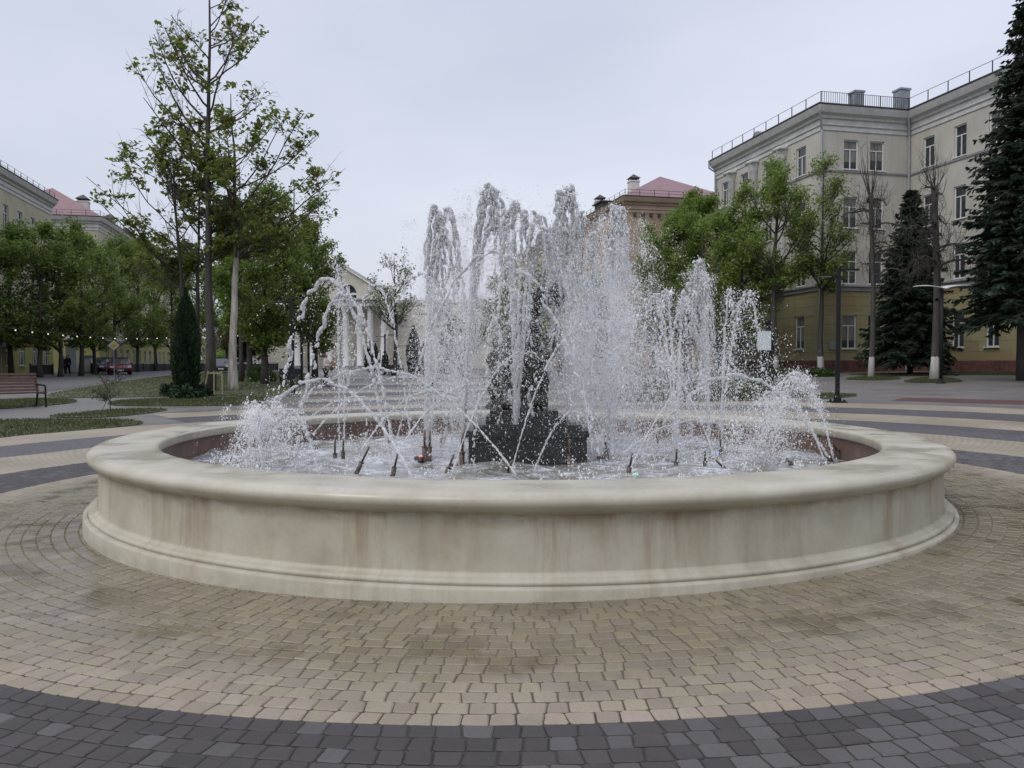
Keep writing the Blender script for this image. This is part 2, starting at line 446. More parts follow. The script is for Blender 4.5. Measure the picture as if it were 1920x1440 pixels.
M['ring_red'] = ring_mat('red_ring_paving', (.13, .05, .042), (.16, .06, .05))
M['plaza'] = ring_mat('plaza_paving', (.20, .185, .172), (.235, .215, .20))
M['path_m'] = ring_mat('path_paving', (.25, .235, .215), (.28, .26, .24))
M['soil_grass'] = plain('grass_ground', (.080, .088, .040), .95, .35, 1.3)

# --- water
def spray_mat(name, trans, tint, clear):
    k = NT(name)
    k.col((*tint,)); k.set('Roughness', .12); k.set('Specular IOR Level', .6)
    tl = k.n('ShaderNodeBsdfTranslucent', {'Color': (*tint, 1)})
    m1 = k.n('ShaderNodeMixShader', {0: .5, 1: k.b.outputs[0], 2: tl.outputs[0]})
    tp = k.n('ShaderNodeBsdfTransparent', {'Color': (.97, .975, .98, 1)})
    m1 = k.n('ShaderNodeMixShader', {0: clear, 1: m1.outputs[0], 2: tp.outputs[0]})
    if trans <= 0:
        k.t.links.new(m1.outputs[0], k.out.inputs[0]); return k.m
    gl = k.n('ShaderNodeBsdfGlass', {'Color': (.96, .97, 1., 1), 'Roughness': .02, 'IOR': 1.33})
    m2 = k.n('ShaderNodeMixShader', {0: trans, 1: m1.outputs[0], 2: gl.outputs[0]})
    k.t.links.new(m2.outputs[0], k.out.inputs[0])
    return k.m
M['drop'] = spray_mat('water_drop', .0, (.995, .995, .995), .2)
M['rope'] = spray_mat('water_rope', .18, (.995, .995, .995), .45)
def pool_mat():
    k = NT('pool_water')
    f1 = k.noise(1.3, 5, rough=.65); f2 = k.noise(9, 5, rough=.7)
    f3 = k.noise(2.6, 6, rough=.7, sc=(.6, 1.3, 1))
    foam = k.math('MULTIPLY', k.maprange(f1, .41, .65), k.maprange(f2, .32, .64))
    foam = k.math('MAXIMUM', foam, k.math('MULTIPLY', k.maprange(f3, .53, .66), .8))
    base = k.mix(foam, k.ramp(f2, [(.3, (.13, .12, .095)), (.7, (.22, .21, .175))]), (.66, .69, .74))
    k.col(base); k.set('Roughness', k.maprange(foam, 0., 1., .06, .5)); k.set('IOR', 1.33); k.set('Specular IOR Level', .6)
    k.bump(k.noise(12, 4, rough=.55), .4, .03)
    return k.m
M['pool'] = pool_mat()
def statue_mat():
    k = NT('dark_bronze'); f = k.noise(5, 5)
    k.col(k.ramp(f, [(.3, (.014, .012, .011)), (.7, (.045, .038, .032))])); k.set('Roughness', .24); k.bump(k.noise(18, 4), .4, .03); return k.m
M['bronze'] = statue_mat()
M['black_stone'] = plain('black_granite', (.02, .02, .021), .3, .4, 12, 0, .2)

# ------------------------------------------------------------------ ground and paving
def ground():
    ys = np.concatenate([np.arange(-8, 14, 2.), np.arange(14, 60, 1.), np.arange(60, 130, 5.), np.array([130, 160, 220, 320, 500, 900])])
    xs = np.concatenate([np.array([-900, -400, -200, -120]), np.arange(-80, -24, 4.), np.arange(-24, 40, 1.), np.arange(40, 84, 4.), np.array([120, 200, 400, 900])])
    X, Y = np.meshgrid(xs, ys); Z = gv(X, Y)
    ny, nx = X.shape; i = np.arange(ny-1)[:, None]*nx+np.arange(nx-1)[None]
    mb = MB().add(np.stack([X, Y, Z], -1), np.stack([i, i+1, i+nx+1, i+nx], -1).reshape(-1, 4))
    tag(mb.build('ground', M['plaza']), kind='structure')
ground()

def ring(name, r0, r1, m, off, a0=-pi, a1=pi):
    nr = max(2, int((r1-r0)/.9)+1); na = max(8, int((a1-a0)/radians(2)))
    R = np.linspace(r0, r1, nr); A = np.linspace(a0, a1, na+1)
    RR, AA = np.meshgrid(R, A); X = CX+RR*np.cos(AA); Y = CY+RR*np.sin(AA); Z = gv(X, Y)+off
    i = np.arange(na)[:, None]*nr+np.arange(nr-1)[None]
    mb = MB().add(np.stack([X, Y, Z], -1), np.stack([i, i+1, i+nr+1, i+nr], -1).reshape(-1, 4))
    return tag(mb.build(name, m, fix=False), kind='structure')
R1, R2, R3, R4, R5 = 6.67, 8.10, 10.15, 11.95, 13.8
ring('paving_ring', R2, R3, M['ring_beige'], .008)
ring('paving_ring', R3, R4, M['ring_dark'], .008)
ring('paving_ring', R4, R5, M['ring_beige'], .008)
ring('paving_ring', R5, 15.7, M['ring_dark'], .008, radians(-40), radians(128))
ring('paving_ring', 15.7, 17.4, M['ring_beige'], .008, radians(-40), radians(128))
ring('paving_ring', 17.4, 18.9, M['ring_grey'], .008, radians(-40), radians(60))
ring('paving_ring', 18.9, 20.6, M['ring_dark'], .008, radians(-40), radians(38))
ring('paving_ring', 18.9, 20.6, M['ring_red'], .012, radians(37.5), radians(52))
for r0, r1, m_ in ((17.4, 18.9, 'ring_grey'), (18.9, 20.3, 'ring_dark'), (20.3, 22.0, 'ring_beige'), (24.0, 26.2, 'ring_dark'), (26.2, 28.4, 'ring_beige'), (32., 35., 'ring_dark'), (35., 38., 'ring_beige'), (44., 48., 'ring_dark'), (48., 52., 'ring_beige')):
    ring('paving_ring', r0, r1, M[m_], .010, radians(88), radians(112) if r0 < 30 else radians(107))
ring('paving_bed', 4.4, R2, M['joint'], .004)

def pavers():
    V = []; n = 0; C = []
    row = .1185; r = 4.78; k = 0
    mb = MB()
    while r < R2-.02:
        dark = r+row*.5 > R1
        cnt = int(2*pi*(r+row/2)/.120)
        a0 = rng.uniform(0, 2*pi)
        da = 2*pi/cnt
        edges = a0+da*(np.arange(cnt)+rng.uniform(-.13, .13, cnt))
        nxt = np.roll(edges, -1).copy(); nxt[-1] += 2*pi
        mid = (edges+nxt)/2
        my = CY+(r+row/2)*np.sin(mid)
        keep = my < CY+6.2
        skew = rng.uniform(-.07, .07, cnt)*da; skew2 = np.roll(skew, -1)
        gap = .0022+rng.uniform(0, .0018, cnt); h = .010+rng.uniform(0, .0035, cnt)
        for q in np.nonzero(keep)[0]:
            ra, rb = r+gap[q], r+row-gap[q]
            ga = gap[q]/r
            # corners: inner-left, inner-right, outer-right, outer-left
            cs = [(ra, edges[q]+skew[q]+ga), (ra, nxt[q]+skew2[q]-ga), (rb, nxt[q]-skew2[q]-ga), (rb, edges[q]-skew[q]+ga)]
            P = np.array([(CX+a*cos(b), CY+a*sin(b)) for a, b in cs])
            P += rng.normal(0, .0015, P.shape)
            ctr = P.mean(0)
            # cut corners -> 8-gon
            c8 = []
            for j in range(4):
                p, pr, nx = P[j], P[j-1], P[(j+1) % 4]
                ch = rng.uniform(.006, .014)
                c8 += [p+(pr-p)/np.linalg.norm(pr-p)*ch, p+(nx-p)/np.linalg.norm(nx-p)*ch]
            V.append((np.array(c8), ctr, h[q]))
            dist = r-R1
            if not dark:
                edge = np.clip((r-5.9)/.6, 0, 1)
                b = np.array([.305, .258, .186])*(1-edge)+np.array([.375, .318, .235])*edge
                b = b*rng.uniform(.86, 1.12)*np.array([1, rng.uniform(.97, 1.02), rng.uniform(.93, 1.05)])
            else:
                b = np.array([.058, .050, .049])*rng.uniform(.8, 1.2)
                lum = .5+.5*sin(ctr[0]*1.7+.8*sin(ctr[1]*3.1))+.35*(ctr[0]-.3)
                if rng.random() < np.clip(.12+.42*lum, .06, .75): b = np.array([.106, .099, .098])*rng.uniform(.8, 1.12)
            C.append(b)
        r += row; k += 1
    N = len(V)
    P8 = np.stack([v[0] for v in V]); ctr = np.stack([v[1] for v in V]); hh = np.array([v[2] for v in V])
    zb = gv(ctr[:, 0], ctr[:, 1])
    lower = np.concatenate([P8, np.repeat((zb+.001)[:, None, None], 8, 1)], 2)
    midr = np.concatenate([P8, np.repeat((zb+hh*.62)[:, None, None], 8, 1)], 2)
    top2 = ctr[:, None]+(P8-ctr[:, None])*.88
    tl = rng.normal(0, .012, (N, 2))
    topz = (zb+hh)[:, None]+np.einsum('nij,nj->ni', top2-ctr[:, None], tl)
    top = np.concatenate([top2, topz[:, :, None]], 2)
    allv = np.concatenate([lower, midr, top], 1)      # N,24,3
    b0 = (np.arange(N)*24)[:, None]
    j = np.arange(8)[None]; j2 = (j+1) % 8
    q1 = np.stack([b0+j, b0+j2, b0+8+j2, b0+8+j], -1).reshape(-1, 4)
    q2 = np.stack([b0+8+j, b0+8+j2, b0+16+j2, b0+16+j], -1).reshape(-1, 4)
    cap = b0+16+j
    o = MB().add(allv.reshape(-1, 3), q1, q2, cap).build('fountain_paving', M['paver'], smooth=False)
    ca = o.data.color_attributes.new('paver_colour', 'FLOAT_COLOR', 'POINT')
    cols = np.ones((N, 24, 4), np.float32); cols[:, :, :3] = np.array(C)[:, None]*.77
    ca.data.foreach_set('color', cols.ravel())
    tag(o, kind='structure')
pavers()

def patch(name, pts, m, off, cuts=3):
    """a draped sheet whose outline is given by ground points"""
    bm = bmesh.new()
    vs = [bm.verts.new((p[0], p[1], 0)) for p in pts]
    bm.faces.new(vs)
    bmesh.ops.triangulate(bm, faces=bm.faces[:])
    for _ in range(cuts):
        long = [e for e in bm.edges if e.calc_length() > 2.5]
        if not long: break
        bmesh.ops.subdivide_edges(bm, edges=long, cuts=1)
        bmesh.ops.triangulate(bm, faces=bm.faces[:])
    for v in bm.verts: v.co.z = g(v.co.x, v.co.y)+off
    bmesh.ops.recalc_face_normals(bm, faces=bm.faces[:])
    for f in bm.faces:
        if f.normal.z < 0: f.normal_flip()
    me = bpy.data.meshes.new(name); bm.to_mesh(me); bm.free(); me.materials.append(m)
    o = bpy.data.objects.new(name, me); COL.objects.link(o)
    return tag(o, kind='structure')

def pxpoly(l): return [at(*p)[:2] for p in l]
def smooth_poly(P, n=5):
    P = np.array(P); out = []
    N = len(P)
    for i in range(N):
        p0, p1, p2, p3 = P[i-1], P[i], P[(i+1) % N], P[(i+2) % N]
        for t in np.arange(n)/n:
            out.append(.5*((2*p1)+(-p0+p2)*t+(2*p0-5*p1+4*p2-p3)*t*t+(-p0+3*p1-3*p2+p3)*t**3))
    return out
road_pts = pxpoly([(-260, 757), (-100, 746), (100, 733), (208, 716), (329, 701), (430, 694.5), (520, 691.5), (520, 688.5), (430, 689.5), (329, 691.5), (150, 699), (0, 707), (-120, 713), (-260, 722)])
patch('road', road_pts, M['asphalt'], .010, 6)
GR = {
 'G1': [(-60, 793), (83, 787), (230, 788), (267, 795), (180, 805), (60, 815), (-60, 824)],
 'G2': [(92, 782), (150, 775), (230, 768), (312, 768), (280, 775), (190, 783)],
 'G3': [(208, 760), (225, 752), (330, 747), (480, 745), (500, 749), (475, 759), (300, 762)],
 'G4': [(95, 739), (208, 719), (333, 703), (420, 697.5), (540, 697), (585, 705), (560, 726), (500, 745), (480, 742), (308, 744), (140, 746)],
 'G5': [(-80, 756), (60, 748), (137, 750), (120, 758), (-80, 771)],
 'G6': [(1150, 745), (1300, 740), (1500, 738), (1606, 741), (1550, 748), (1400, 752), (1150, 756)],
 'G7': [(1585, 711), (1640, 706), (1690, 710), (1640, 713.5)],
 'G8': [(1695, 716), (1750, 707), (1806, 715), (1750, 718)],
 'G9': [(1590, 702), (1700, 700), (1900, 698), (2000, 699), (2000, 704), (1800, 703.5), (1650, 706)],
}
grass_world = []
for kx, l in GR.items():
    P = pxpoly(l)
    if kx != 'G9': P = smooth_poly(P, 4)
    patch('lawn', P, M['soil_grass'], .02)
    grass_world.append(np.array(P))
# blades on the lawns
def inside(P, x, y):
    n = len(P); c = np.zeros(len(x), bool); j = n-1
    for i in range(n):
        cond = ((P[i][1] > y) != (P[j][1] > y)) & (x < (P[j][0]-P[i][0])*(y-P[i][1])/(P[j][1]-P[i][1]+1e-12)+P[i][0])
        c ^= cond; j = i
    return c
def grass():
    Q = []
    for P in grass_world:
        lo, hi = P.min(0), P.max(0); A = np.prod(hi-lo)
        n = int(min(90000, A*420))
        x = rng.uniform(lo[0], hi[0], n); y = rng.uniform(lo[1], hi[1], n)
        k = inside(P, x, y); x, y = x[k], y[k]
        z = gv(x, y)+.02; a = rng.uniform(0, pi, len(x)); s = rng.uniform(.006, .016, len(x)); h = rng.uniform(.025, .07, len(x))
        dx, dy = np.cos(a)*s, np.sin(a)*s; lx, ly = rng.normal(0, .025, (2, len(x)))
        q = np.stack([np.stack([x-dx, y-dy, z], 1), np.stack([x+dx, y+dy, z], 1), np.stack([x+lx+dx*.2, y+ly+dy*.2, z+h], 1), np.stack([x+lx-dx*.2, y+ly-dy*.2, z+h], 1)], 1)
        Q.append(q)
    o = MB().quads(np.concatenate(Q)).build('grass', M['grass'])
    tag(o, 'short spring grass on the lawn islands beside the plaza', 'grass', kind='stuff')
grass()

def litter():
    n = 170; a = rng.uniform(pi, 2*pi, n); rr_ = rng.uniform(4.95, 7.6, n)
    x = CX+rr_*np.cos(a); y = CY+rr_*np.sin(a); z = gv(x, y)+.018; s = rng.uniform(.004, .014, n); b = rng.uniform(0, pi, n)
    dx, dy = np.cos(b)*s, np.sin(b)*s
    q = np.stack([np.stack([x-dx, y-dy, z], 1), np.stack([x+dy*.5, y-dx*.5, z+.003], 1), np.stack([x+dx, y+dy, z+.001], 1), np.stack([x-dy*.5, y+dx*.5, z+.002], 1)], 1)
    tag(MB().quads(q).build('fallen_bits', plain('litter', (.10, .075, .045), .9, .6, 3)), 'small fallen buds and leaf bits on the paving round the fountain', 'litter', kind='stuff')
litter()

# ------------------------------------------------------------------ buildings
SD = np.array([-.2193, .9757])          # direction of the boulevard, away from the camera
ST = atan2(SD[1], SD[0])                # local x of every building runs along it
BID = [0]

def wall_grid(mb, x0, x1, z0, z1, ops, plane, axis, sgn, depth=.18):
    """a wall with window openings and reveals. axis 'x': wall along local x at y=plane, outward normal sgn*y;
    axis 'y': wall along local y at x=plane, outward normal sgn*x.  ops: (a0,a1,z0,z1)"""
    xs = sorted(set([x0, x1]+[o[0] for o in ops]+[o[1] for o in ops])); xs = [v for v in xs if x0 <= v <= x1]
    zs = sorted(set([z0, z1]+[o[2] for o in ops]+[o[3] for o in ops])); zs = [v for v in zs if z0 <= v <= z1]
    def pt(a, z, d=0.):
        return (a, plane-sgn*d, z) if axis == 'x' else (plane-sgn*d, a, z)
    Q = []
    for i in range(len(xs)-1):
        for j in range(len(zs)-1):
            cx, cz = (xs[i]+xs[i+1])/2, (zs[j]+zs[j+1])/2
            if any(o[0] < cx < o[1] and o[2] < cz < o[3] for o in ops): continue
            Q.append([pt(xs[i], zs[j]), pt(xs[i+1], zs[j]), pt(xs[i+1], zs[j+1]), pt(xs[i], zs[j+1])])
    for a0, a1, b0, b1 in ops:
        Q.append([pt(a0, b0), pt(a1, b0), pt(a1, b0, depth), pt(a0, b0, depth)])
        Q.append([pt(a0, b1), pt(a1, b1), pt(a1, b1, depth), pt(a0, b1, depth)])
        Q.append([pt(a0, b0), pt(a0, b1), pt(a0, b1, depth), pt(a0, b0, depth)])
        Q.append([pt(a1, b0), pt(a1, b1), pt(a1, b1, depth), pt(a1, b0, depth)])
    mb.quads(Q)

_wm = {}
def window(parent, a, z, w_, h, plane, axis, sgn, frame='white', depth=.18, transom=.68):
    key = (round(w_, 2), round(h, 2), frame, transom)
    if key not in _wm:
        t = .07; m = MB()
        m.box((0, 0, t/2), (w_, .08, t)); m.box((0, 0, h-t/2), (w_, .08, t))
        m.box((-w_/2+t/2, 0, h/2), (t, .08, h-2*t)); m.box((w_/2-t/2, 0, h/2), (t, .08, h-2*t))
        m.box((0, -.003, h*transom), (w_-2*t, .07, t*.9)); m.box((-.02, -.006, h*transom/2), (t*.9, .06, h*transom-t))
        m.box((0, -.12, -.03), (w_+.16, .26, .06))
        fm = m.mesh('window'); fm.materials.append(M[frame])
        m = MB(); m.box((0, .02, h/2), (w_-.05, .02, h-.05)); pm = m.mesh('pane'); pm.materials.append(M['pane'])
        _wm[key] = (fm, pm)
    fm, pm = _wm[key]
    o = bpy.data.objects.new('window', fm); COL.objects.link(o); o.parent = parent
    p = bpy.data.objects.new('pane', pm); COL.objects.link(p); p.parent = o
    # mesh faces local -y
    if axis == 'x': o.location = (a, plane-sgn*depth*.75, z); o.rotation_euler = (0, 0, 0 if sgn < 0 else pi)
    else: o.location = (plane-sgn*depth*.75, a, z); o.rotation_euler = (0, 0, -pi/2 if sgn < 0 else pi/2)
    return o

def sweep(mb, path, norm, prof):
    """profile (out, z) swept along a level path with mitred corners; norm: outward normal of every leg"""
    path = np.array(path, float); norm = np.array(norm, float); k = len(prof); V = []
    for i in range(len(path)):
        if i == 0: mv = norm[0]
        elif i == len(path)-1: mv = norm[-1]
        else: mv = (norm[i-1]+norm[i])/(1+norm[i-1]@norm[i])
        for o, z in prof: V.append((path[i][0]+mv[0]*o, path[i][1]+mv[1]*o, z))
    F_ = [[i*k+j, (i+1)*k+j, (i+1)*k+j+1, i*k+j+1] for i in range(len(path)-1) for j in range(k-1)]
    mb.add(V, F_)

def railing(parent, path, z, h=.75, step=1.6, wires=1, bars=0.):
    m = MB()
    for a, b in zip(path[:-1], path[1:]):
        a, b = np.array(a, float), np.array(b, float); L = np.linalg.norm(b-a); n = max(1, int(L/step))
        for i in range(n+1):
            p = a+(b-a)*i/n; m.box((p[0], p[1], z+h/2), (.045, .045, h))
        for kk in range(wires+1):
            zz = z+h*(1-kk*.5)
            m.tube([(*a, zz), (*b, zz)], .018, 4)
        if bars:
            nb = int(L/bars)
            for i in range(nb): 
                p = a+(b-a)*(i+.5)/nb; m.box((p[0], p[1], z+h/2), (.022, .022, h))
    m.build('railing', M['metal_black'], parent)

def chimney(parent, x, y, z0, w_, h, m='chimney_white', cap=True):
    o = MB().box((x, y, z0+h/2), (w_, w_, h)).box((x, y, z0+h-.09), (w_+.12, w_+.12, .12)).build('chimney', M[m], parent)
    if cap:
        c = MB()
        for sx in (-1, 1):
            for sy in (-1, 1): c.box((x+sx*w_*.42, y+sy*w_*.42, z0+h+.12), (.06, .06, .24))
        s = w_*.62; zz = z0+h+.24
        c.add([(x-s, y-s, zz), (x+s, y-s, zz), (x+s, y+s, zz), (x-s, y+s, zz), (x, y, zz+w_*.5)], [[3, 2, 1, 0]], [[0, 1, 4], [1, 2, 4], [2, 3, 4], [3, 0, 4]])
        c.build('chimney_cap', M['roof_dark'], o)

def hip(parent, x0, x1, y0, y1, z, h, m='roof_red', over=.0):
    x0 -= over; x1 += over; y0 -= over; y1 += over
    r = (y1-y0)/2; ym = (y0+y1)/2
    V_ = [(x0, y0, z), (x1, y0, z), (x1, y1, z), (x0, y1, z), (x0+r, ym, z+h), (x1-r, ym, z+h)]
    return MB().add(V_, [[0, 1, 5, 4], [2, 3, 4, 5]], [[1, 2, 5], [3, 0, 4]]).build('roof', M[m], parent)

CORNICE = [(0, -1.55), (.06, -1.55), (.06, -1.28), (.14, -1.22), (.14, -1.12), (.10, -1.10), (.10, -.86), (.22, -.80), (.26, -.66), (.50, -.52), (.60, -.30), (.66, -.16), (.66, -.10), (0, -.10)]
EDGE = [(.0, -.098), (.70, -.098), (.72, -.05), (.72, 0), (-.6, .10)]

def big_building():
    D = 53.0; p = atd(1537, 193, D); zc = p[2]
    base = np.array([p[0]+.42, p[1]+.62])
    z0 = 1.02
    o = empty('school_building', (base[0], base[1], z0), ST, 'large cream building with ochre ground floor, red plinth and roof railing, behind the spruces', 'building')
    H = zc-z0; LA, WB, LB = 15.0, 6.6, 30.0
    zg = 5.35     # top of the ochre ground floor
    def up(px_): return px_-z0
    rows = [(up(14.4), 1.95), (up(10.55), 2.05), (up(6.85), 2.2)]
    g_row = (up(2.55), 2.25)
    ends = [(-2.70, -1.62), (-4.66, -3.58)]
    bxs = [-1.8-2.72*i for i in range(10)]
    axs = [2.45, 6.75, 10.25, 13.3]
    wn = MB(); lo = MB(); pl = MB(); bd = MB()
    def ops(list_, w_, rws): return [(a-w_/2, a+w_/2, z, z+h) for a in list_ for z, h in rws]
    # facade along the street (wing A)
    wall_grid(wn, 0, LA, zg+.35, H, ops(axs, 1.15, rows), 0, 'x', 1)
    wall_grid(lo, 0, LA, .75, zg, ops(axs, 1.15, [g_row]), 0, 'x', 1)
    # end wall towards the camera
    ew = [(-e[0]-e[1]) for e in ends]
    ecs = [(e[0]+e[1])/2 for e in ends]
    wall_grid(wn, -WB, 0, zg+.35, H, ops(ecs, 1.08, rows), 0, 'y', -1)
    wall_grid(lo, -WB, 0, .75, zg, ops(ecs, 1.08, [g_row]), 0, 'y', -1)
    # wing B, set back, coming towards the camera
    wall_grid(wn, -LB, 0, zg+.35, H, ops(bxs, 1.0, rows), -WB, 'x', 1)
    wall_grid(lo, -LB, 0, .75, zg, ops(bxs, 1.0, [g_row]), -WB, 'x', 1)
    # far end, back, near end
    wn.quads([[(LA, 0, 0), (LA, -18, 0), (LA, -18, H), (LA, 0, H)], [(-LB, -WB, 0), (-LB, -18, 0), (-LB, -18, H), (-LB, -WB, H)], [(-LB, -18, 0), (LA, -18, 0), (LA, -18, H), (-LB, -18, H)]])
    wn.build('wall', M['cream'], o); lo.build('ground_floor_wall', M['ochre'], o)
    path = [(LA, 0), (0, 0), (0, -WB), (-LB, -WB)]; nrm = [(0, 1), (-1, 0), (0, 1)]
    sweep(pl, path, nrm, [(.09, -.6), (.09, .70), (0, .75)]); pl.build('plinth', M['brick_red'], o)
    sweep(bd, path, nrm, [(.0, zg), (.10, zg+.02), (.10, zg+.22), (.22, zg+.28), (.22, zg+.36), (0, zg+.42)]); bd.build('band', M['grey_band'], o)
    b2 = MB(); zz = rows[0][0]-.22
    sweep(b2, path, nrm, [(0, zz), (.07, zz), (.09, zz+.12), (0, zz+.16)]); b2.build('string_course', M['grey_band'], o)
    c = MB(); sweep(c, path, nrm, [(a, b+H) for a, b in CORNICE]); c.build('cornice', M['offwhite'], o)
    e = MB(); sweep(e, path, nrm, [(a, b+H) for a, b in EDGE])
    e.quads([[(LA, -.5, H+.10), (.5, -.5, H+.10), (.5, -18, H+.10), (LA, -18, H+.10)], [(.5, -WB-.5, H+.10), (.5, -18, H+.1), (-LB, -18, H+.10), (-LB, -WB-.5, H+.10)]])
    e.build('roof', M['roof_dark'], o)
    for a in axs:
        for z, h in rows+[g_row]: window(o, a, z, 1.15, h, 0, 'x', 1)
    for a in ecs:
        for z, h in rows+[g_row]: window(o, a, z, 1.08, h, 0, 'y', -1)
    for a in bxs[:7]:
        for z, h in rows+[g_row]: window(o, a, z, 1.0, h, -WB, 'x', 1)
    for a in (4.6, 8.5, 12.0):
        m = MB(); zt = H-1.56
        m.lathe([(.40, zg+.43), (.42, zg+.55), (.36, zg+.65), (.36, 8), (.31, zt-.8), (.36, zt-.74), (.36, zt-.68), (.46, zt-.30), (.50, zt-.22)], 20, (a, .12, 0))
        m.box((a, .12, zt-.11), (1.05, 1.0, .22)); m.box((a, .12, zg+.42), (.95, .9, .08))
        m.build('half_column', M['offwhite'], o, True)
    rpath = [(LA+.0, .35), (-.35, .35), (-.35, -WB+.35), (-LB, -WB+.35)]
    railing(o, rpath[:2], H+.02, .8, 1.7, 0); railing(o, rpath[1:3], H+.02, .8, 1.9, 0, .16); railing(o, rpath[2:], H+.02, .8, 1.7, 0)
    chimney(o, .35, -2.75, H, .68, 1.25, 'zinc', False); chimney(o, .35, -6.2, H, .74, 1.65, 'zinc', False)
    th = np.linspace(0, pi, 10)
    v = MB().prism([(9.0+.8*cos(t), H+.1+.75*sin(t)) for t in th], -1.8, -.3, 'y'); v.build('roof_vent', M['zinc'], o)
    for pts in ([(-.62, .62, H-.10), (-.60, .58, H-.5), (-.14, .14, H-1.6), (-.14, .14, -.1)], [(-.55, -WB+.55, H-.10), (-.5, -WB+.5, H-.5), (-.14, -WB+.14, H-1.6), (-.14, -WB+.14, .1)], [(LA-.1, .7, H-.1), (LA-.1, .7, H-.6), (LA-.1, .12, H-.95), (LA-.1, .12, .2)]):
        MB().tube(pts, .075, 8).build('downpipe', M['pipe_grey'], o)
    s = MB(); s.box((-.10, -.9, 1.75), (.02, .62, .55)); s.build('wall_plate', M['grey_band'], o)
    return o
big_building()

def street_house(corner_px, D, L, depth, side, name, label, mats, nst, gz, win_x, roofh, chim, win_rows=(.22, .45, .68), frame='white', near_wins=()):
    """long house along the boulevard: near corner of the eave at corner_px, distance D. side +1: left of the boulevard, -1: right"""
    p = atd(*corner_px, D)
    out = -side
    base = np.array([p[0], p[1]])+SD*.7+np.array([-SD[1], SD[0]])*side*.7*1.0
    H = p[2]-gz
    o = empty(name, (base[0], base[1], gz), ST, label, 'building')
    wm, lm, cm = mats
    zg = H*.22
    sth = (H-1.7-zg)/(nst-1)
    rows = [(zg+.75+sth*i, sth*.56) for i in range(nst-1)]
    ops = [(a-.6, a+.6, z, z+h) for a in win_x for z, h in rows]
    gro = [(a-.65, a+.65, 1.1, 1.1+1.9) for a in win_x]
    w_ = MB(); wall_grid(w_, 0, L, zg, H, ops, 0, 'x', out)
    ye = [side*depth*f for f in near_wins]
    eo = [(a-.6, a+.6, z, z+h) for a in ye for z, h in rows]
    wall_grid(w_, min(0, side*depth), max(0, side*depth), zg, H, eo, 0, 'y', -1)
    w_.quads([[(L, 0, 0), (L, side*depth, 0), (L, side*depth, H), (L, 0, H)], [(0, side*depth, 0), (L, side*depth, 0), (L, side*depth, H), (0, side*depth, H)]])
    w_.build('wall', M[wm], o)
    l_ = MB(); wall_grid(l_, 0, L, -.8, zg-.002, gro, .0, 'x', out); wall_grid(l_, min(0, side*depth), max(0, side*depth), -.8, zg-.002, [], 0, 'y', -1)
    l_.build('ground_floor_wall', M[lm], o)
    path = [(L, 0), (0, 0), (0, side*depth)]; nrm = [(0, out), (-1, 0)]
    c = MB(); sweep(c, path, nrm, [(a, b+H) for a, b in CORNICE]); sweep(c, path, nrm, [(0, zg-.1), (.12, zg-.08), (.14, zg+.12), (0, zg+.2)]); c.build('cornice', M[cm], o)
    e = MB(); sweep(e, path, nrm, [(a, b+H) for a, b in EDGE[:4]]+[(.3, H+.02)]); e.build('roof_edge', M['roof_dark'], o)
    y0, y1 = min(0, side*depth), max(0, side*depth)
    hip(o, 0, L, y0, y1, H, roofh, 'roof_red', .5)
    for a in win_x:
        for z, h in rows: window(o, a, z, 1.2, h, 0, 'x', out, frame)
        window(o, a, 1.1, 1.3, 1.9, 0, 'x', out, frame)
    for a in ye:
        for z, h in rows: window(o, a, z, 1.2, h, 0, 'y', -1, frame)
    railing(o, [(L, -out*.0+out*.35), (-.35, out*.35), (-.35, side*depth)], H+.04, .6, 1.5, 1)
    for (cx, cyy, ww, hh, mm) in chim: chimney(o, cx, side*cyy, H, ww, hh, mm)
    return o, H
lh1, H1 = street_house((110, 374), 82.5, 0.1, 14, 1, 'apartment_house', 'x', ('left_cream', 'left_yellow', 'offwhite'), 4, .3, [], 3.5, []) if False else (None, 0)

def left_house_one():
    # only its far end shows: build it from the far corner back towards the camera
    p = atd(110, 375, 82.0); L = 40.
    c = np.array([p[0], p[1]])-SD*L
    D = c[1]; q = np.array([c[0], c[1], p[2]-EYE]); 
    # pixel of its near corner
    d = q; fw = d[1]*cos(PITCH)-d[2]*sin(PITCH); upv = d[1]*sin(PITCH)+d[2]*cos(PITCH)
    o, H = street_house((960+F*d[0]/fw, 720-F*upv/fw), D, L-.7, 13, 1, 'apartment_house', 'pale yellow apartment house at the left picture edge, with dark chimney and white cornice', ('left_cream', 'left_yellow', 'offwhite'), 4, .25,
                 [L-2.6-3.3*i for i in range(9)], 3.2, [(L-15.2, 1.6, 1.1, 1.9, 'brick_red')])
    m = MB(); m.box((L-16, -.9, 3.15), (9, 1.8, .12)); m.box((L-16, -1.78, 2.95), (9, .06, .5)); m.build('awning', M['orange_sign'], o)
left_house_one()
street_house((193, 405), 93.5, 62, 13.5, 1, 'apartment_house', 'pale apartment house with pinkish red hipped roof and white chimneys, left side', ('left_cream', 'left_yellow', 'offwhite'), 4, .35,
             [3.2+3.4*i for i in range(12)], 4.4, [(5.5, 3.0, 1.2, 2.7, 'chimney_white'), (9.5, 1.2, .8, 1.1, 'brick_red'), (17.5, 3.0, 1.2, 2.5, 'chimney_white'), (19.5, 1.4, 1.6, .9, 'brick_red'), (39., 3.0, 1.3, 2.7, 'chimney_white'), (43., 3.0, 1.3, 2.3, 'chimney_white')], near_wins=(.3, .7))
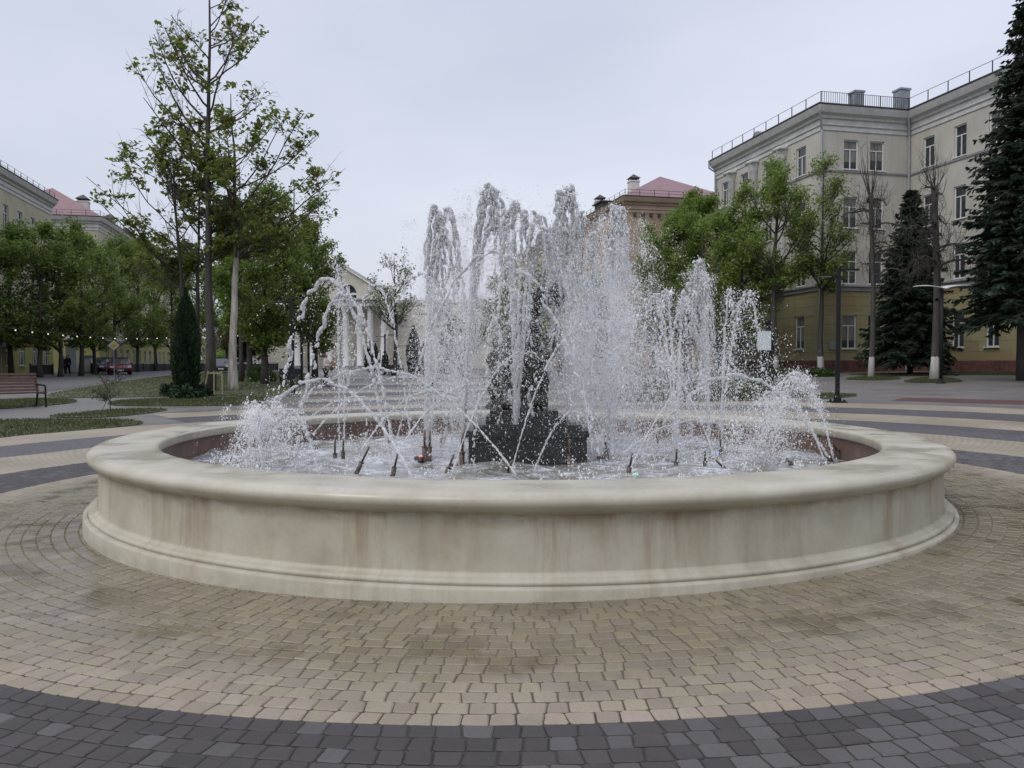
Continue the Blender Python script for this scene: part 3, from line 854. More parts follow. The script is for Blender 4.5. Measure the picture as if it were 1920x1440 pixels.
rb, HB = street_house((1168, 365), 80., 58, 12.0, -1, 'brick_house', 'tan brick house with dusty red hipped roof and two white chimneys, behind the fountain spray', ('tan_brick', 'tan_brick', 'tan_brick'), 4, .9,
             [2.6+3.0*i for i in range(16)], 3.6, [(3.2, 1.9, .95, 2.3, 'chimney_white'), (14.2, 2.0, 1.0, 2.4, 'chimney_white'), (40., 1.8, 1.0, 2.2, 'chimney_white')], frame='white', near_wins=(.5,))
dn = MB()
for i in range(14): dn.box((-.16, -.8-i*.85, HB-1.75), (.3, .26, .34))
dn.build('dentils', M['roof_dark'], rb)
dm_ = MB(); 
dm_.box((9.2, -.7, HB+.55), (2.6, 1.0, .9)); dm_.box((9.2, -.62, HB+1.08), (3.0, 1.5, .12)); dm_.build('dormer', M['roof_dark'], rb)
dm_ = MB(); dm_.box((34., -.7, HB+.5), (2.6, 1.0, .8)); dm_.box((34., -.62, HB+1.0), (3.0, 1.5, .12)); dm_.build('dormer', M['roof_dark'], rb)

def portico():
    D = 122.; k = D/F
    p = atd(640, 690, D); gz = .85
    o = empty('columned_building', (p[0], p[1], gz), radians(-8), 'far cream building with pediment, arched window and tall white columns, closing the boulevard', 'building')
    def X(px_): return (px_-640)*k
    def Z(py): return (681-py)*k+EYE-gz
    w_ = MB()
    # gabled front with an arched recess
    zt, ze = Z(497), Z(562)
    xl, xr = X(545), X(735)
    ar, ac, az = 18*k, X(652), Z(552)
    arc = [(ac+ar*cos(t), az+ar*sin(t)) for t in np.linspace(pi, 0, 13)]
    left = [(xl, ze), (ac-ar, ze), (ac-ar, az)]
    # front face split in a left and right part around the arch
    top = (X(637), zt)
    half = arc[:7]; half2 = arc[6:]
    fy = 0.
    polyL = [(xl, ze-.02), (ac-ar, ze-.02)]+half+[(ac, top[1]-(ac-top[0])*(zt-ze)/(xr-top[0])), top, (xl, ze+.3)]
    polyR = half2+[(ac+ar, ze-.02), (xr, ze-.02), (xr, ze+.3), (ac, top[1]-(ac-top[0])*(zt-ze)/(xr-top[0]))]
    w_.add([(a, fy, b) for a, b in polyL], [list(range(len(polyL)))])
    w_.add([(a, fy, b) for a, b in polyR], [list(range(len(polyR)))])
    w_.box(((xl+xr)/2, 6.0, (ze)/2-1), (xr-xl, 9.0, ze+2))
    w_.box((X(860), 7.0, Z(566)/2-1), (X(985)-X(735), 10, Z(566)+2))
    w_.box((X(480), 7.0, Z(575)/2-1), (X(545)-X(415), 10, Z(575)+2))
    w_.build('wall', M['far_cream'], o)
    c = MB(); c.box(((xl+xr)/2, -.3, ze-.55), (xr-xl+.8, 1.4, 1.1)); c.box(((xl+xr)/2, -.45, ze-.05), (xr-xl+1.4, 1.9, .25))
    sl_ = (zt-ze)/(xr-top[0]); L_ = sqrt((xr-top[0])**2+(zt-ze)**2)
    c.add([(top[0], -.5, zt), (xr+.8, -.5, ze+.1), (xr+.8, -.5, ze+.5), (top[0], -.5, zt+.5), (top[0], .2, zt), (xr+.8, .2, ze+.1), (xr+.8, .2, ze+.5), (top[0], .2, zt+.5)], [[0, 1, 2, 3], [3, 2, 6, 7], [0, 4, 5, 1]])
    c.add([(top[0], -.5, zt), (xl-.8, -.5, ze+.1), (xl-.8, -.5, ze+.5), (top[0], -.5, zt+.5), (top[0], .2, zt), (xl-.8, .2, ze+.1), (xl-.8, .2, ze+.5), (top[0], .2, zt+.5)], [[3, 2, 1, 0], [7, 6, 2, 3], [1, 5, 4, 0]])
    c.box((X(860), 1.9, Z(566)), (X(985)-X(735), .5, .5)); c.build('cornice', M['offwhite'], o)
    a = MB(); a.add([(x_, .6, z_) for x_, z_ in arc+[(ac+ar, ze), (ac-ar, ze)]], [list(range(len(arc)+2))]); ap = a.build('arched_window', M['pane'], o)
    f = MB(); f.box((ac, .5, (az+ze)/2+ar*.4), (.5, .1, ar*1.5)); f.box((ac, .5, az), (2*ar, .1, .3)); f.build('frame', M['white'], ap)
    for px_ in (556, 586, 618, 651, 678, 698, 724):
        m = MB(); m.lathe([(.62, 0), (.62, .35), (.5, .45), (.5, 4), (.42, ze-1.8), (.5, ze-1.6), (.6, ze-1.25), (.66, ze-1.1)], 14, (X(px_), -.3, 0)); m.build('column', M['white'], o, True)
    for px_ in (748, 766, 790, 812, 840, 866, 890):
        for zz in (637, 600):
            window(o, X(px_), Z(zz+10), 1.05, 1.35 if zz > 620 else 1.3, 2.0, 'x', -1)
    for px_ in (602, 634, 665, 688, 711):
        for zz in (634, 668): window(o, X(px_), Z(zz), 1.1, 1.7, 1.5, 'x', -1)
    s = MB(); s.box(((xl+xr)/2, -1.0, .1), (xr-xl, 4, .5)); s.build('steps', M['grey_band'], o)
portico()

# ------------------------------------------------------------------ trees
def bez(p0, p1, p2, n):
    t = np.linspace(0, 1, n)[:, None]
    return (1-t)**2*p0+2*t*(1-t)*p1+t*t*p2

def leaf_quads(mb, P, s, up=.3, droop=0.):
    n = len(P); a = rng.normal(0, 1, (n, 3)); nrm = rng.normal(0, 1, (n, 3)); nrm[:, 2] = np.abs(nrm[:, 2])+up
    nrm /= np.linalg.norm(nrm, axis=1, keepdims=True)
    a -= np.einsum('ij,ij->i', a, nrm)[:, None]*nrm; a /= np.linalg.norm(a, axis=1, keepdims=True)+1e-9
    b = np.cross(nrm, a); sz = (s*rng.uniform(.6, 1.3, n))[:, None]
    q = np.stack([P-a*sz, P-b*sz*.62+nrm*sz*.1, P+a*sz, P+b*sz*.62+nrm*sz*.1], 1)
    if droop: q[:, 2, 2] -= droop*sz[:, 0]
    mb.quads(q)

def make_tree(h, tr, cz, rx, rz, n1=26, n2=6, n3=5, per=10, ls=.10, spread=.22, lean=(0, 0), clear=.25, up=.35, stems=1, bare_low=0., twig=.6, droop=0., wob=.05, cx=(0, 0), leafy=1., flat=.4, limb=1.):
    """trunk and crown meshes; the crown fills an ellipsoid at height cz"""
    h = min(h, cz+rz*.9)
    tb = MB(); lb = MB()
    L1, R1_, L2, R2_, L3, R3_, LF = [], [], [], [], [], [], []
    for s in range(stems):
        ang = 2*pi*s/max(1, stems)+rng.uniform(0, 1)
        off = np.array([cos(ang), sin(ang)])*(rx*.28 if stems > 1 else 0)
        n = 12; u = np.linspace(0, 1, n)
        P = np.stack([lean[0]*u**1.3+off[0]*u**.8, lean[1]*u+off[1]*u**.8, h*u*(1-.06*s)], 1)
        wv = np.cumsum(rng.normal(0, wob, (n, 2)), 0); wv -= wv[0]; P[:, :2] += wv*tr*4
        P[0, 2] = -.25
        R = tr*(1-.9*u**.9)*(1 if stems == 1 else .75); R[0] *= 1.35; R[1] *= 1.05
        tb.tube(P, R, 10)
        def trunk(z): return np.array([np.interp(z, P[:, 2], P[:, i]) for i in range(3)])
        def trad(z): return np.interp(z, P[:, 2], R)
        m1 = n1//stems
        for i in range(m1):
            d = rng.normal(0, 1, 3); d /= np.linalg.norm(d); fr = rng.uniform(.55, 1)**.6
            T = np.array([cx[0]+d[0]*rx*fr+off[0]*.7+lean[0]*.6, cx[1]+d[1]*rx*fr+off[1]*.7+lean[1]*.6, cz+d[2]*rz*fr])
            if T[2] < bare_low: T[2] = bare_low+rng.uniform(0, .2)*rz
            hor = np.hypot(*(T[:2]-trunk(T[2])[:2]))
            zs = np.clip(T[2]-hor*rng.uniform(.5, 1.2)-rng.uniform(0, .06)*h, clear*h, h*.93)
            A = trunk(zs); mid = A+(T-A)*np.array([.55, .55, .33 if up > 0 else .6])+rng.normal(0, .05, 3)*hor
            B = bez(A, mid, T, 8); B[1:] += np.cumsum(rng.normal(0, .015*hor+.01, (7, 3)), 0)
            r0 = min(trad(zs)*.6, (.022+.015*np.linalg.norm(T-A))*limb)
            L1.append(B); R1_.append(np.linspace(r0, .014, 8))
            ln = np.linalg.norm(T-A)
            for k in range(n2):
                ub = rng.uniform(.28, 1); q = B[min(7, int(ub*7))]; tg = B[min(7, int(ub*7)+1)]-B[max(0, int(ub*7)-1)]
                dd = tg/(np.linalg.norm(tg)+1e-9)*.7+rng.normal(0, .6, 3)+np.array([0, 0, up]); dd /= np.linalg.norm(dd)
                l2 = (.30+.55*rng.random())*max(.7, ln*.40)
                e = q+dd*l2; mm = (q+e)/2+rng.normal(0, .07, 3)*l2; S = bez(q, mm, e, 5)
                L2.append(S); R2_.append(np.linspace(max(.012, r0*.35*(1.1-ub)), .007, 5))
                lf = rng.random() < leafy*(.55+.6*ub)
                for j in range(n3):
                    ui = rng.integers(1, 5); q3 = S[ui]; d3 = dd*.6+rng.normal(0, .7, 3)+np.array([0, 0, up*.6]); d3 /= np.linalg.norm(d3)
                    l3 = twig*rng.uniform(.5, 1.2)
                    L3.append(np.stack([q3, q3+d3*l3*.5+rng.normal(0, .04, 3), q3+d3*l3+np.array([0, 0, -droop*.2])])); R3_.append([.007, .0055, .003]); LF.append(lf)
    tb.tubes(np.array(L1), np.array(R1_), 6); tb.tubes(np.array(L2), np.array(R2_), 4)
    L3 = np.array(L3)
    if len(L3): tb.tubes(L3, np.array(R3_), 3)
    if per > 0 and len(L3):
        k = rng.poisson(per, len(L3))*np.array(LF, int); idx = np.repeat(np.arange(len(L3)), k); u = rng.uniform(.3, 1.15, len(idx))[:, None]
        P = L3[idx, 0]*(1-u)+L3[idx, 2]*u+rng.normal(0, spread, (len(idx), 3))*np.array([1, 1, .6])
        leaf_quads(lb, P, ls, flat, droop)
    return tb, lb

def place_tree(tb, lb, p, label, group, leaf, bark='bark', cat='tree', rz=0., name='tree', sc=1.):
    o = empty(name, (p[0], p[1], p[2]-.02), rz, label, cat, group); o.scale = (sc, sc, sc)
    tb.build('trunk', M[bark], o, True)
    if lb.n: lb.build('crown', M[leaf], o)
    return o
def again(o, p, label, rz, sc):
    c = copy_tree(o); c.location = (p[0], p[1], p[2]-.02); c.rotation_euler = (0, 0, rz); c.scale = sc if isinstance(sc, tuple) else (sc, sc, sc); c['label'] = label; return c
def hgt(py0, py1, D): return (py0-py1)*D/F

rng = np.random.default_rng(21)
# the tall maples on the left lawn
p = at(393, 722); p = np.array([-37.5*(960-393)/F*1.0, 37.5, 0]); p[2] = g(p[0], p[1])
tb, lb = make_tree(19.6, .225, 13.2, 3.5, 7.2, 42, 8, 4, 6.5, .13, .12, clear=.30, up=.95, twig=.6, droop=.5, leafy=.40, flat=1.4, limb=.7)
place_tree(tb, lb, p, 'tallest maple on the left lawn, dark straight trunk and thin opening leaves', 'maples on the left lawn', 'leaf_maple')
p = at(437, 732)
tb, lb = make_tree(14.2, .19, 10.4, 3.7, 3.8, 30, 8, 4, 8, .13, .12, clear=.45, up=.55, twig=.6, droop=.5, wob=.10, cx=(1.4, 0), leafy=.6, flat=1.4, limb=.75)
t2 = place_tree(tb, lb, p, 'maple with pale stripped lower trunk, branches reaching right', 'maples on the left lawn', 'leaf_maple')
# its stripped pale bark, lower trunk
m = MB(); me = [c for c in bpy.data.objects if c.parent == t2 and c.name.startswith('trunk')][0].data
zz = np.linspace(-.2, 7.4, 14); co = np.array([v.co for v in me.vertices[:120]]).reshape(12, 10, 3); ctr = co.mean(1)
pts = np.stack([np.interp(zz, ctr[:, 2], ctr[:, i]) for i in range(3)], 1); rad = np.interp(zz, ctr[:, 2], np.linalg.norm(co[:, 0]-ctr, axis=1))
m.tube(pts, rad*1.05*(1+rng.normal(0, .03, 14))+.004, 14); m.build('pale_bark', M['bark_pale'], t2, True)
p = at(360, 732)
tb, lb = make_tree(13.2, .17, 9.0, 3.2, 4.0, 36, 7, 4, 8, .13, .12, lean=(-.4, 0), clear=.38, up=.8, stems=3, twig=.6, droop=.5, cx=(-1.1, 0), leafy=.55, flat=1.4, limb=.75)
place_tree(tb, lb, p, 'three stemmed maple behind the dark columnar thuja, spreading left', 'maples on the left lawn', 'leaf_maple')
p = at(452, 716)
tb, lb = make_tree(14.0, .13, 9.8, 2.6, 4.0, 22, 7, 4, 8, .13, .15, clear=.4, up=.5, twig=.7, droop=.5, leafy=.5, flat=1.2)
place_tree(tb, lb, p, 'slim maple standing right behind the pale trunk', 'maples on the left lawn', 'leaf_maple')

# dense green trees right of the maples
for (px_, py_, D, top, rx, lab, sd) in [(497, 700, 46, 335, 2.9, 'dense green lime with forked dark trunk, right of the maples', 3), (545, 702, 54, 325, 2.7, 'dense green lime before the far pediment, tallest of the dense limes', 4), (590, 700, 62, 400, 2.2, 'dense green lime nearest the columned building', 5), (470, 700, 58, 360, 3.0, 'dense green lime behind the pale trunk', 6)]:
    p = atd(px_, 690, D); p[2] = g(p[0], p[1]); h = (681-top)*D/F+EYE-p[2]
    tb, lb = make_tree(h, .22, h*.56, rx, h*.42, 30, 7, 6, 14, .105, .22, clear=.2, up=.45, twig=.6, leafy=.75)
    place_tree(tb, lb, p, lab, 'dense limes left of the fountain', 'leaf_dark')
p = atd(457, 690, 60); p[2] = g(p[0], p[1])
tb, lb = make_tree(4.2, .10, 2.9, 1.5, 1.4, 18, 5, 5, 12, .12, .2, clear=.3)
place_tree(tb, lb, p, 'small purple leaved tree under the limes', None, 'leaf_red')

# row of limes along the left street
row = [(22, 700, 62, 395, 3.3), (75, 704, 60, 400, 3.1), (113, 702, 62, 430, 2.9), (152, 700, 65, 395, 3.2), (178, 697, 70, 430, 2.7), (215, 695, 76, 410, 3.2), (258, 694, 84, 430, 3.1), (292, 693, 92, 440, 3.3), (322, 691, 102, 455, 3.5), (345, 690, 112, 460, 3.6), (-25, 705, 58, 380, 3.4), (400, 690, 96, 470, 3.4), (425, 690, 112, 480, 3.5)]
labs = ['lime leaning left at the left picture edge, first of the street row', 'lime above the right end of the bench', 'lime left of the two walkers', 'thick trunked lime beside the white pillar', 'slanting trunked lime left of the red car', 'lime right above the red car', 'lime before the second left house, past the red car', 'lime far along the left street, before the white cornice', 'lime where the house roof meets the trees', 'farthest small looking lime behind the columnar thuja', 'lime cut by the left picture edge', 'lime far behind the tallest maple', 'lime far behind the pale trunk']
kinds = []
for sd in range(3):
    kinds.append(make_tree(12.5, .19, 6.9, 3.1, 4.9, 26, 7, 5, 11, .12, .22, clear=.18, up=.7, twig=.65, leafy=.72))
protos = []
for i, ((px_, py_, D, top, rx), lab) in enumerate(zip(row, labs)):
    p = atd(px_, 690, D); p[2] = g(p[0], p[1]); h = (681-top)*D/F+EYE-p[2]; sc = h/12.6
    if i < 3:
        o = place_tree(*kinds[i], p, lab, 'limes along the left street', 'leaf_dark', sc=sc); protos.append(o)
        o.scale = (rx/3.1, rx/3.1, sc)
    else: again(protos[i % 3], p, lab, rng.uniform(0, 6), (rx/3.1, rx/3.1, sc))

# right side: green limes, half bare limes, pollards
p = atd(1250, 690, 52); p[2] = g(p[0], p[1])
for (px_, D, top, rx, per, lf, lab) in [(1255, 62, 385, 3.6, 22, 'leaf_fresh', 'bright green lime left of all on the right side, before the brick house'), (1318, 60, 332, 3.6, 22, 'leaf_fresh', 'full green lime covering the corner of the cream building'), (1388, 52, 350, 3.0, 18, 'leaf_fresh', 'green lime with dark trunk behind the slim plume'), (1350, 57, 352, 3.2, 22, 'leaf_fresh', 'green lime between the full lime and the dark trunked lime'), (1285, 66, 372, 3.0, 22, 'leaf_fresh', 'yellowish green lime under the red hipped roof of the brick house'), (1225, 74, 430, 2.4, 16, 'leaf_fresh', 'small green lime touching the broad white column of water')]:
    p = atd(px_, 690, D); p[2] = g(p[0], p[1]); h = (681-top)*D/F+EYE-p[2]
    tb, lb = make_tree(h, .2, h*.55, rx, h*.43, 32, 8, 6, per*.95, .095, .2, clear=.2, up=.7, twig=.6, leafy=.75)
    place_tree(tb, lb, p, lab, 'green limes on the right', lf)
for (px_, py_, top, rx, per, tr, lab) in [(1452, 704, 296, 3.2, 10, .24, 'half leafed lime with thick dark trunk behind the white notice board'), (1540, 702, 296, 2.5, 6., .19, 'half leafed lime right of the notice board, whitewashed foot')]:
    p = at(px_, py_); D = p[1]; h = hgt(py_, top, D)
    tb, lb = make_tree(h, tr, h*.68, rx, h*.32, 26, 7, 7, per*1.3, .085, .17, clear=.40, up=.75, twig=.75, leafy=.75)
    place_tree(tb, lb, p, lab, 'street trees before the cream building', 'leaf_fresh', 'bark_white')
for (px_, py_, top, cut, rx, tr, lab) in [(1633, 708, 265, 365, 1.7, .15, 'bare pollarded tree right of the black double lamp, whitewashed foot'), (1752, 712, 285, 350, 1.6, .20, 'thick bare pollarded tree behind the winged lamp, whitewashed foot')]:
    p = at(px_, py_); D = p[1]; h = hgt(py_, cut, D); hh = hgt(py_, top, D)
    tb = MB(); lb = MB(); n = 10; u = np.linspace(0, 1, n)
    P = np.stack([.10*np.sin(u*5), .06*np.sin(u*7), h*u], 1); P[0, 2] = -.2; Rr = tr*(1-.38*u); Rr[0] *= 1.3; Rr[-1] *= 1.35
    tb.tube(P, Rr, 10)
    A1, B1, A2, B2, A3, B3 = [], [], [], [], [], []
    for i in range(15):
        a = rng.uniform(0, 2*pi); zf = rng.uniform(.52, .99); q = np.array([np.interp(zf*h, P[:, 2], P[:, 0]), np.interp(zf*h, P[:, 2], P[:, 1]), zf*h])
        l = rx*rng.uniform(.45, 1.1); e = q+np.array([cos(a)*l, sin(a)*l, rng.uniform(-.25, .35)*l]); mid = (q+e)/2+np.array([0, 0, .25*l]); B = bez(q, mid, e, 6)
        B[1:] += rng.normal(0, .05, (5, 3)); A1.append(B); B1.append(np.linspace(tr*.36, .022, 6))
        for k in range(9):
            ub = rng.integers(1, 6); q2 = B[ub]; a2 = rng.uniform(0, 2*pi); upw = rng.random() < .45
            l2 = rng.uniform(.5, 1.5); e2 = q2+np.array([cos(a2)*.45*l2, sin(a2)*.45*l2, (.85 if upw else -.7)*l2]); S = bez(q2, q2+np.array([cos(a2)*.4*l2, sin(a2)*.4*l2, .15*l2]), e2, 5)
            A2.append(S); B2.append(np.linspace(.016, .006, 5))
            for j in range(7):
                q3 = S[rng.integers(1, 5)]; e3 = q3+np.array([rng.normal(0, .25), rng.normal(0, .25), (.25 if upw else -.32)*rng.uniform(.4, 1.6)])
                A3.append(np.stack([q3, (q3+e3)/2+rng.normal(0, .04, 3), e3])); B3.append([.007, .006, .003])
    for i in range(11):
        a = rng.uniform(0, 2*pi); q = P[-1]+np.array([cos(a)*tr*.6, sin(a)*tr*.6, -.05]); e = q+np.array([cos(a)*rng.uniform(.1, .7), sin(a)*rng.uniform(.1, .7), (hh-h)*rng.uniform(.45, 1.)])
        S = bez(q, q+np.array([cos(a)*.35, sin(a)*.35, (hh-h)*.3]), e, 5); A2.append(S); B2.append(np.linspace(.028, .006, 5))
        for j in range(5):
            q3 = S[rng.integers(1, 5)]; e3 = q3+np.array([rng.normal(0, .2), rng.normal(0, .2), rng.uniform(.2, .7)]); A3.append(np.stack([q3, (q3+e3)/2, e3])); B3.append([.007, .006, .003])
    tb.tubes(np.array(A1), np.array(B1), 7); tb.tubes(np.array(A2), np.array(B2), 4); tb.tubes(np.array(A3), np.array(B3), 3)
    place_tree(tb, lb, p, lab, 'street trees before the cream building', 'leaf_fresh', 'bark_white')

# the sparse tree on the far axis
p = atd(738, 690, 66); p[2] = g(p[0], p[1]); h = (681-462)*66/F+EYE-p[2]
tb, lb = make_tree(h*.92, .2, h*.70, 2.3, h*.30, 22, 7, 5, 3, .11, .2, clear=.3, up=.6, twig=.7, leafy=.7)
place_tree(tb, lb, p, 'sparse pale leafed tree on the boulevard, before the far building', None, 'leaf_far')
for (px_, D, top, lab) in [(985, 70, 500, 'green tree behind the bent head of the sculpture'), (930, 92, 530, 'green tree far behind the tallest plume'), (1050, 66, 470, 'green tree behind the arched plume'), (870, 105, 560, 'low green tree farthest on the right of the boulevard'), (1110, 62, 520, 'green tree behind the broad white column')]:
    p = atd(px_, 690, D); p[2] = g(p[0], p[1]); h = (681-top)*D/F+EYE-p[2]
    tb, lb = make_tree(h, .18, h*.56, h*.27, h*.43, 26, 6, 5, 14, .16, .26, clear=.2, up=.4, twig=.7)
    place_tree(tb, lb, p, lab, 'trees before the brick house', 'leaf_fresh')

# conifers
def spruce(h, r, seed, dens=1., ls=1., low=.04):
    r_ = np.random.default_rng(seed); tb = MB(); lb = MB()
    tb.tube([(0, 0, -.2), (0, 0, h*.3), (.02, 0, h*.7), (0, 0, h)], [h*.016, h*.013, h*.007, .01], 8)
    Q = []; LP = []; LR = []
    z = low*h
    while z < h*.985:
        f = 1-(z/h); ln = r*(f**.8)*1.0+.10; nb = int((7+9*f)*dens)
        for _ in range(nb):
            a = r_.uniform(0, 2*pi); l = ln*r_.uniform(.62, 1.12); zz = z+r_.normal(0, .05*h/30)
            d = np.array([cos(a), sin(a), 0]); dr = r_.uniform(.18, .42)*l*(.35+f)
            t = np.linspace(0, 1, 5)[:, None]
            P = np.array([0, 0, zz])+d*l*t+np.array([0, 0, 1.])*(.10*l*t-dr*t**1.6+.16*l*np.maximum(t-.75, 0)*2)
            LP.append(P); LR.append(np.linspace(.02+.006*l, .004, 5))
            nt_ = int(16*max(.7, l)*ls); u = r_.uniform(.12, 1.02, nt_); q = np.stack([np.interp(u, t[:, 0], P[:, i]) for i in range(3)], 1)
            sd = np.array([-d[1], d[0], 0])
            side = r_.choice([-1, 1], nt_)[:, None]*r_.uniform(.2, 1, (nt_, 1))
            tl = (.20+.34*l*(1-u)*.9+.05)[:, None]*r_.uniform(.6, 1.2, (nt_, 1))
            tw = d*r_.uniform(.35, .9, (nt_, 1))+sd*side+np.array([0, 0, 1.])*r_.uniform(-.75, .0, (nt_, 1)); tw /= np.linalg.norm(tw, axis=1, keepdims=True)
            wd = np.cross(tw, r_.normal(0, .5, (nt_, 3))+np.array([0, 0, 1.])); wd /= np.linalg.norm(wd, axis=1, keepdims=True)+1e-9
            wv = wd*(.035+.05*r_.random((nt_, 1)))
            e = q+tw*tl
            Q.append(np.stack([q-wv*.7, q+tw*tl*.55-wv-np.array([0, 0, .02]), e, q+tw*tl*.5+wv], 1))
            w2 = np.array([0, 0, 1.])*(.05+.05*r_.random((nt_, 1)))
            Q.append(np.stack([q, q+tw*tl*.5-w2, e-w2*.4, q+tw*tl*.5+w2*.3], 1))
        z += h*.0125/ max(.6, dens*.8)*(.7+.6*f)
    tb.tubes(np.array(LP), np.array(LR), 4)
    lb.quads(np.concatenate(Q)); return tb, lb
p = at(1905, 712); p = np.array([p[0]+.25, 36.5, 0]); p[0] = (1918-960)/F*36.5; p[2] = g(p[0], p[1])
tb, lb = spruce(18.2, 3.6, 5, 1.15, 1., .17)
place_tree(tb, lb, p, 'huge dark spruce at the right picture edge', None, 'needle', 'bark', 'spruce', name='spruce_tree')
p = at(1706, 703); h = hgt(703, 352, p[1])
tb, lb = spruce(h, 2.9, 6, 1.05, 1., .10)
place_tree(tb, lb, p, 'smaller dark spruce between the two pollarded trees', None, 'needle', 'bark', 'spruce', name='spruce_tree')

def column_thuja(h, r, seed, n=9000, s=.10):
    r_ = np.random.default_rng(seed); lb = MB(); tb = MB().tube([(0, 0, -.1), (0, 0, h*.6)], [r*.12, .02], 6)
    u = r_.random(n)**.9; prof = np.sin(np.clip(u*1.02+.05, 0, 1)**.75*pi)**.6
    a = r_.uniform(0, 2*pi, n); rr = r*prof*np.sqrt(r_.uniform(.25, 1.1, n))*(1+.16*np.sin(a*5+u*9))
    P = np.stack([rr*np.cos(a), rr*np.sin(a), .12+u*(h-.15)], 1)
    out_ = np.stack([np.cos(a), np.sin(a), np.full(n, 1.7)], 1)+r_.normal(0, .35, (n, 3)); out_ /= np.linalg.norm(out_, axis=1, keepdims=True)
    sd = np.cross(out_, r_.normal(0, 1, (n, 3))); sd /= np.linalg.norm(sd, axis=1, keepdims=True)
    L_ = (s*r_.uniform(.7, 1.5, n))[:, None]; w2 = sd*L_*.38
    lb.quads(np.stack([P-out_*L_*.5, P-w2, P+out_*L_, P+w2], 1)); return tb, lb
p = at(350, 744); h = hgt(744, 540, p[1])
tb, lb = column_thuja(h, .50, 3, 10000, .10)
place_tree(tb, lb, p, 'tall dark columnar thuja on the left lawn', 'thujas', 'thuja', cat='thuja', name='thuja')
tb, lb = column_thuja(4.2, .62, 4, 3500, .14)
o1 = None
for px_, D, top, lab in [(838, 62, 588, 'columnar thuja behind the left plumes, before the lamp posts'), (704, 88, 645, 'thuja left of the far lamp post'), (722, 84, 655, 'thuja right of the far lamp post'), (776, 70, 612, 'thuja under the sparse tree'), (690, 95, 650, 'thuja before the far columns'), (868, 60, 640, 'low thuja left of the sculpture'), (795, 66, 640, 'low thuja beside the dark post left of the tall plumes')]:
    p = atd(px_, 690, D); p[2] = g(p[0], p[1]); h = (681-top)*D/F+EYE-p[2]
    if o1 is None: o1 = place_tree(tb, lb, p, lab, 'thujas', 'thuja', cat='thuja', name='thuja'); o1.scale = (h/4.2*.9, h/4.2*.9, h/4.2)
    else: again(o1, p, lab, rng.uniform(0, 6), (h/4.2*.95, h/4.2*.95, h/4.2))

def bush(rx, h, n, s, seed):
    r_ = np.random.default_rng(seed); lb = MB(); d = r_.normal(0, 1, (n, 3)); d /= np.linalg.norm(d, axis=1, keepdims=True); d[:, 2] = np.abs(d[:, 2])
    f = r_.uniform(.35, 1.05, n)[:, None]**.5*(1+.18*np.sin(d[:, :1]*7+d[:, 1:2]*5))
    P = d*f*np.array([rx, rx, h]); leaf_quads(lb, P, s, .3)
    tb = MB(); L_ = []
    for i in range(12):
        a = r_.uniform(0, 2*pi); L_.append(bez(np.array([0, 0, -.05]), np.array([cos(a)*rx*.3, sin(a)*rx*.3, h*.5]), np.array([cos(a)*rx*.7, sin(a)*rx*.7, h*.75]), 4))
    tb.tubes(np.array(L_), np.tile(np.linspace(.015, .005, 4), (12, 1)), 4); return tb, lb
for px_, py_, rx, h, lab, lf in [(322, 742, .55, .55, 'low dark bush left of the columnar thuja', 'thuja'), (375, 743, .45, .5, 'low dark bush right of the columnar thuja', 'thuja'), (345, 748, .6, .55, 'dark bush at the foot of the columnar thuja', 'thuja'), (490, 716, .8, 1.1, 'upright olive shrub right of the pale trunk', 'bush'),
                             (1300, 748, 1.4, .62, 'low clipped hedge bush behind the slim plume', 'bush'), (1385, 746, 1.3, .62, 'low clipped hedge bush left of the notice board', 'bush'), (1455, 744, 1.1, .5, 'low hedge bush around the posts of the notice board', 'bush'), (1215, 750, 1.4, .6, 'low hedge bush behind the dense spray', 'bush'), (1460, 708, 1.2, .5, 'low undergrowth round the thick dark trunk', 'bush'), (1535, 706, 1.0, .45, 'low undergrowth round the whitewashed lime', 'bush')]:
    p = at(px_, py_); tb, lb = bush(rx, h, int(2600*max(.5, rx)), .065, int(px_)); place_tree(tb, lb, p, lab, 'low bushes', lf, cat='bush', name='bush')
# saplings
p = at(207, 772)
tb, lb = make_tree(1.25, .016, .85, .42, .42, 9, 3, 2, 5, .035, .06, clear=.2, twig=.14); place_tree(tb, lb, p, 'small leafy sapling in the grass strip before the left lawn', None, 'bush', cat='sapling', name='sapling')
p = at(388, 733)
tb, lb = make_tree(2.9, .035, 2.0, .55, .8, 9, 4, 3, 0, .05, clear=.35, up=.8, twig=.35); place_tree(tb, lb, p, 'bare young tree beside the pale wooden stakes', None, 'bush', 'bark_pale', cat='sapling', name='sapling')
def stakes():
    p = at(400, 741); o = empty('tree_stakes', p, .2, 'pale wooden tree stakes with a crossbar on the left lawn', 'stakes')
    for x, y, tx in ((-.33, -.1, .16), (.0, .25, .02), (.33, -.1, -.12)):
        MB().tube([(x-tx*.4, y, -.05), (x+tx*.9 if x < 0 else x-tx*.2, y, 1.02)], .028, 8).build('stake', M['stake'], o)
    m = MB(); m.box((.06, -.02, .93), (.62, .03, .07), .02); m.box((.2, .1, .90), (.03, .36, .06), .5); m.build('crossbar', M['stake'], o)
stakes()

# far wood closing the view behind the houses
def far_wood():
    lb = MB(); n = 26000
    x = rng.uniform(-190, 230, n); y = rng.uniform(190, 235, n); hh = 9+3.2*np.sin(x*.11)+2.2*np.sin(x*.31+1)
    z = .6+hh*rng.random(n)**.6
    leaf_quads(lb, np.stack([x, y, z], 1), .9, .3)
    tag(lb.build('far_wood', M['leaf_dark']), 'wood far behind the houses at the end of the boulevard', 'wood', kind='stuff')
far_wood()

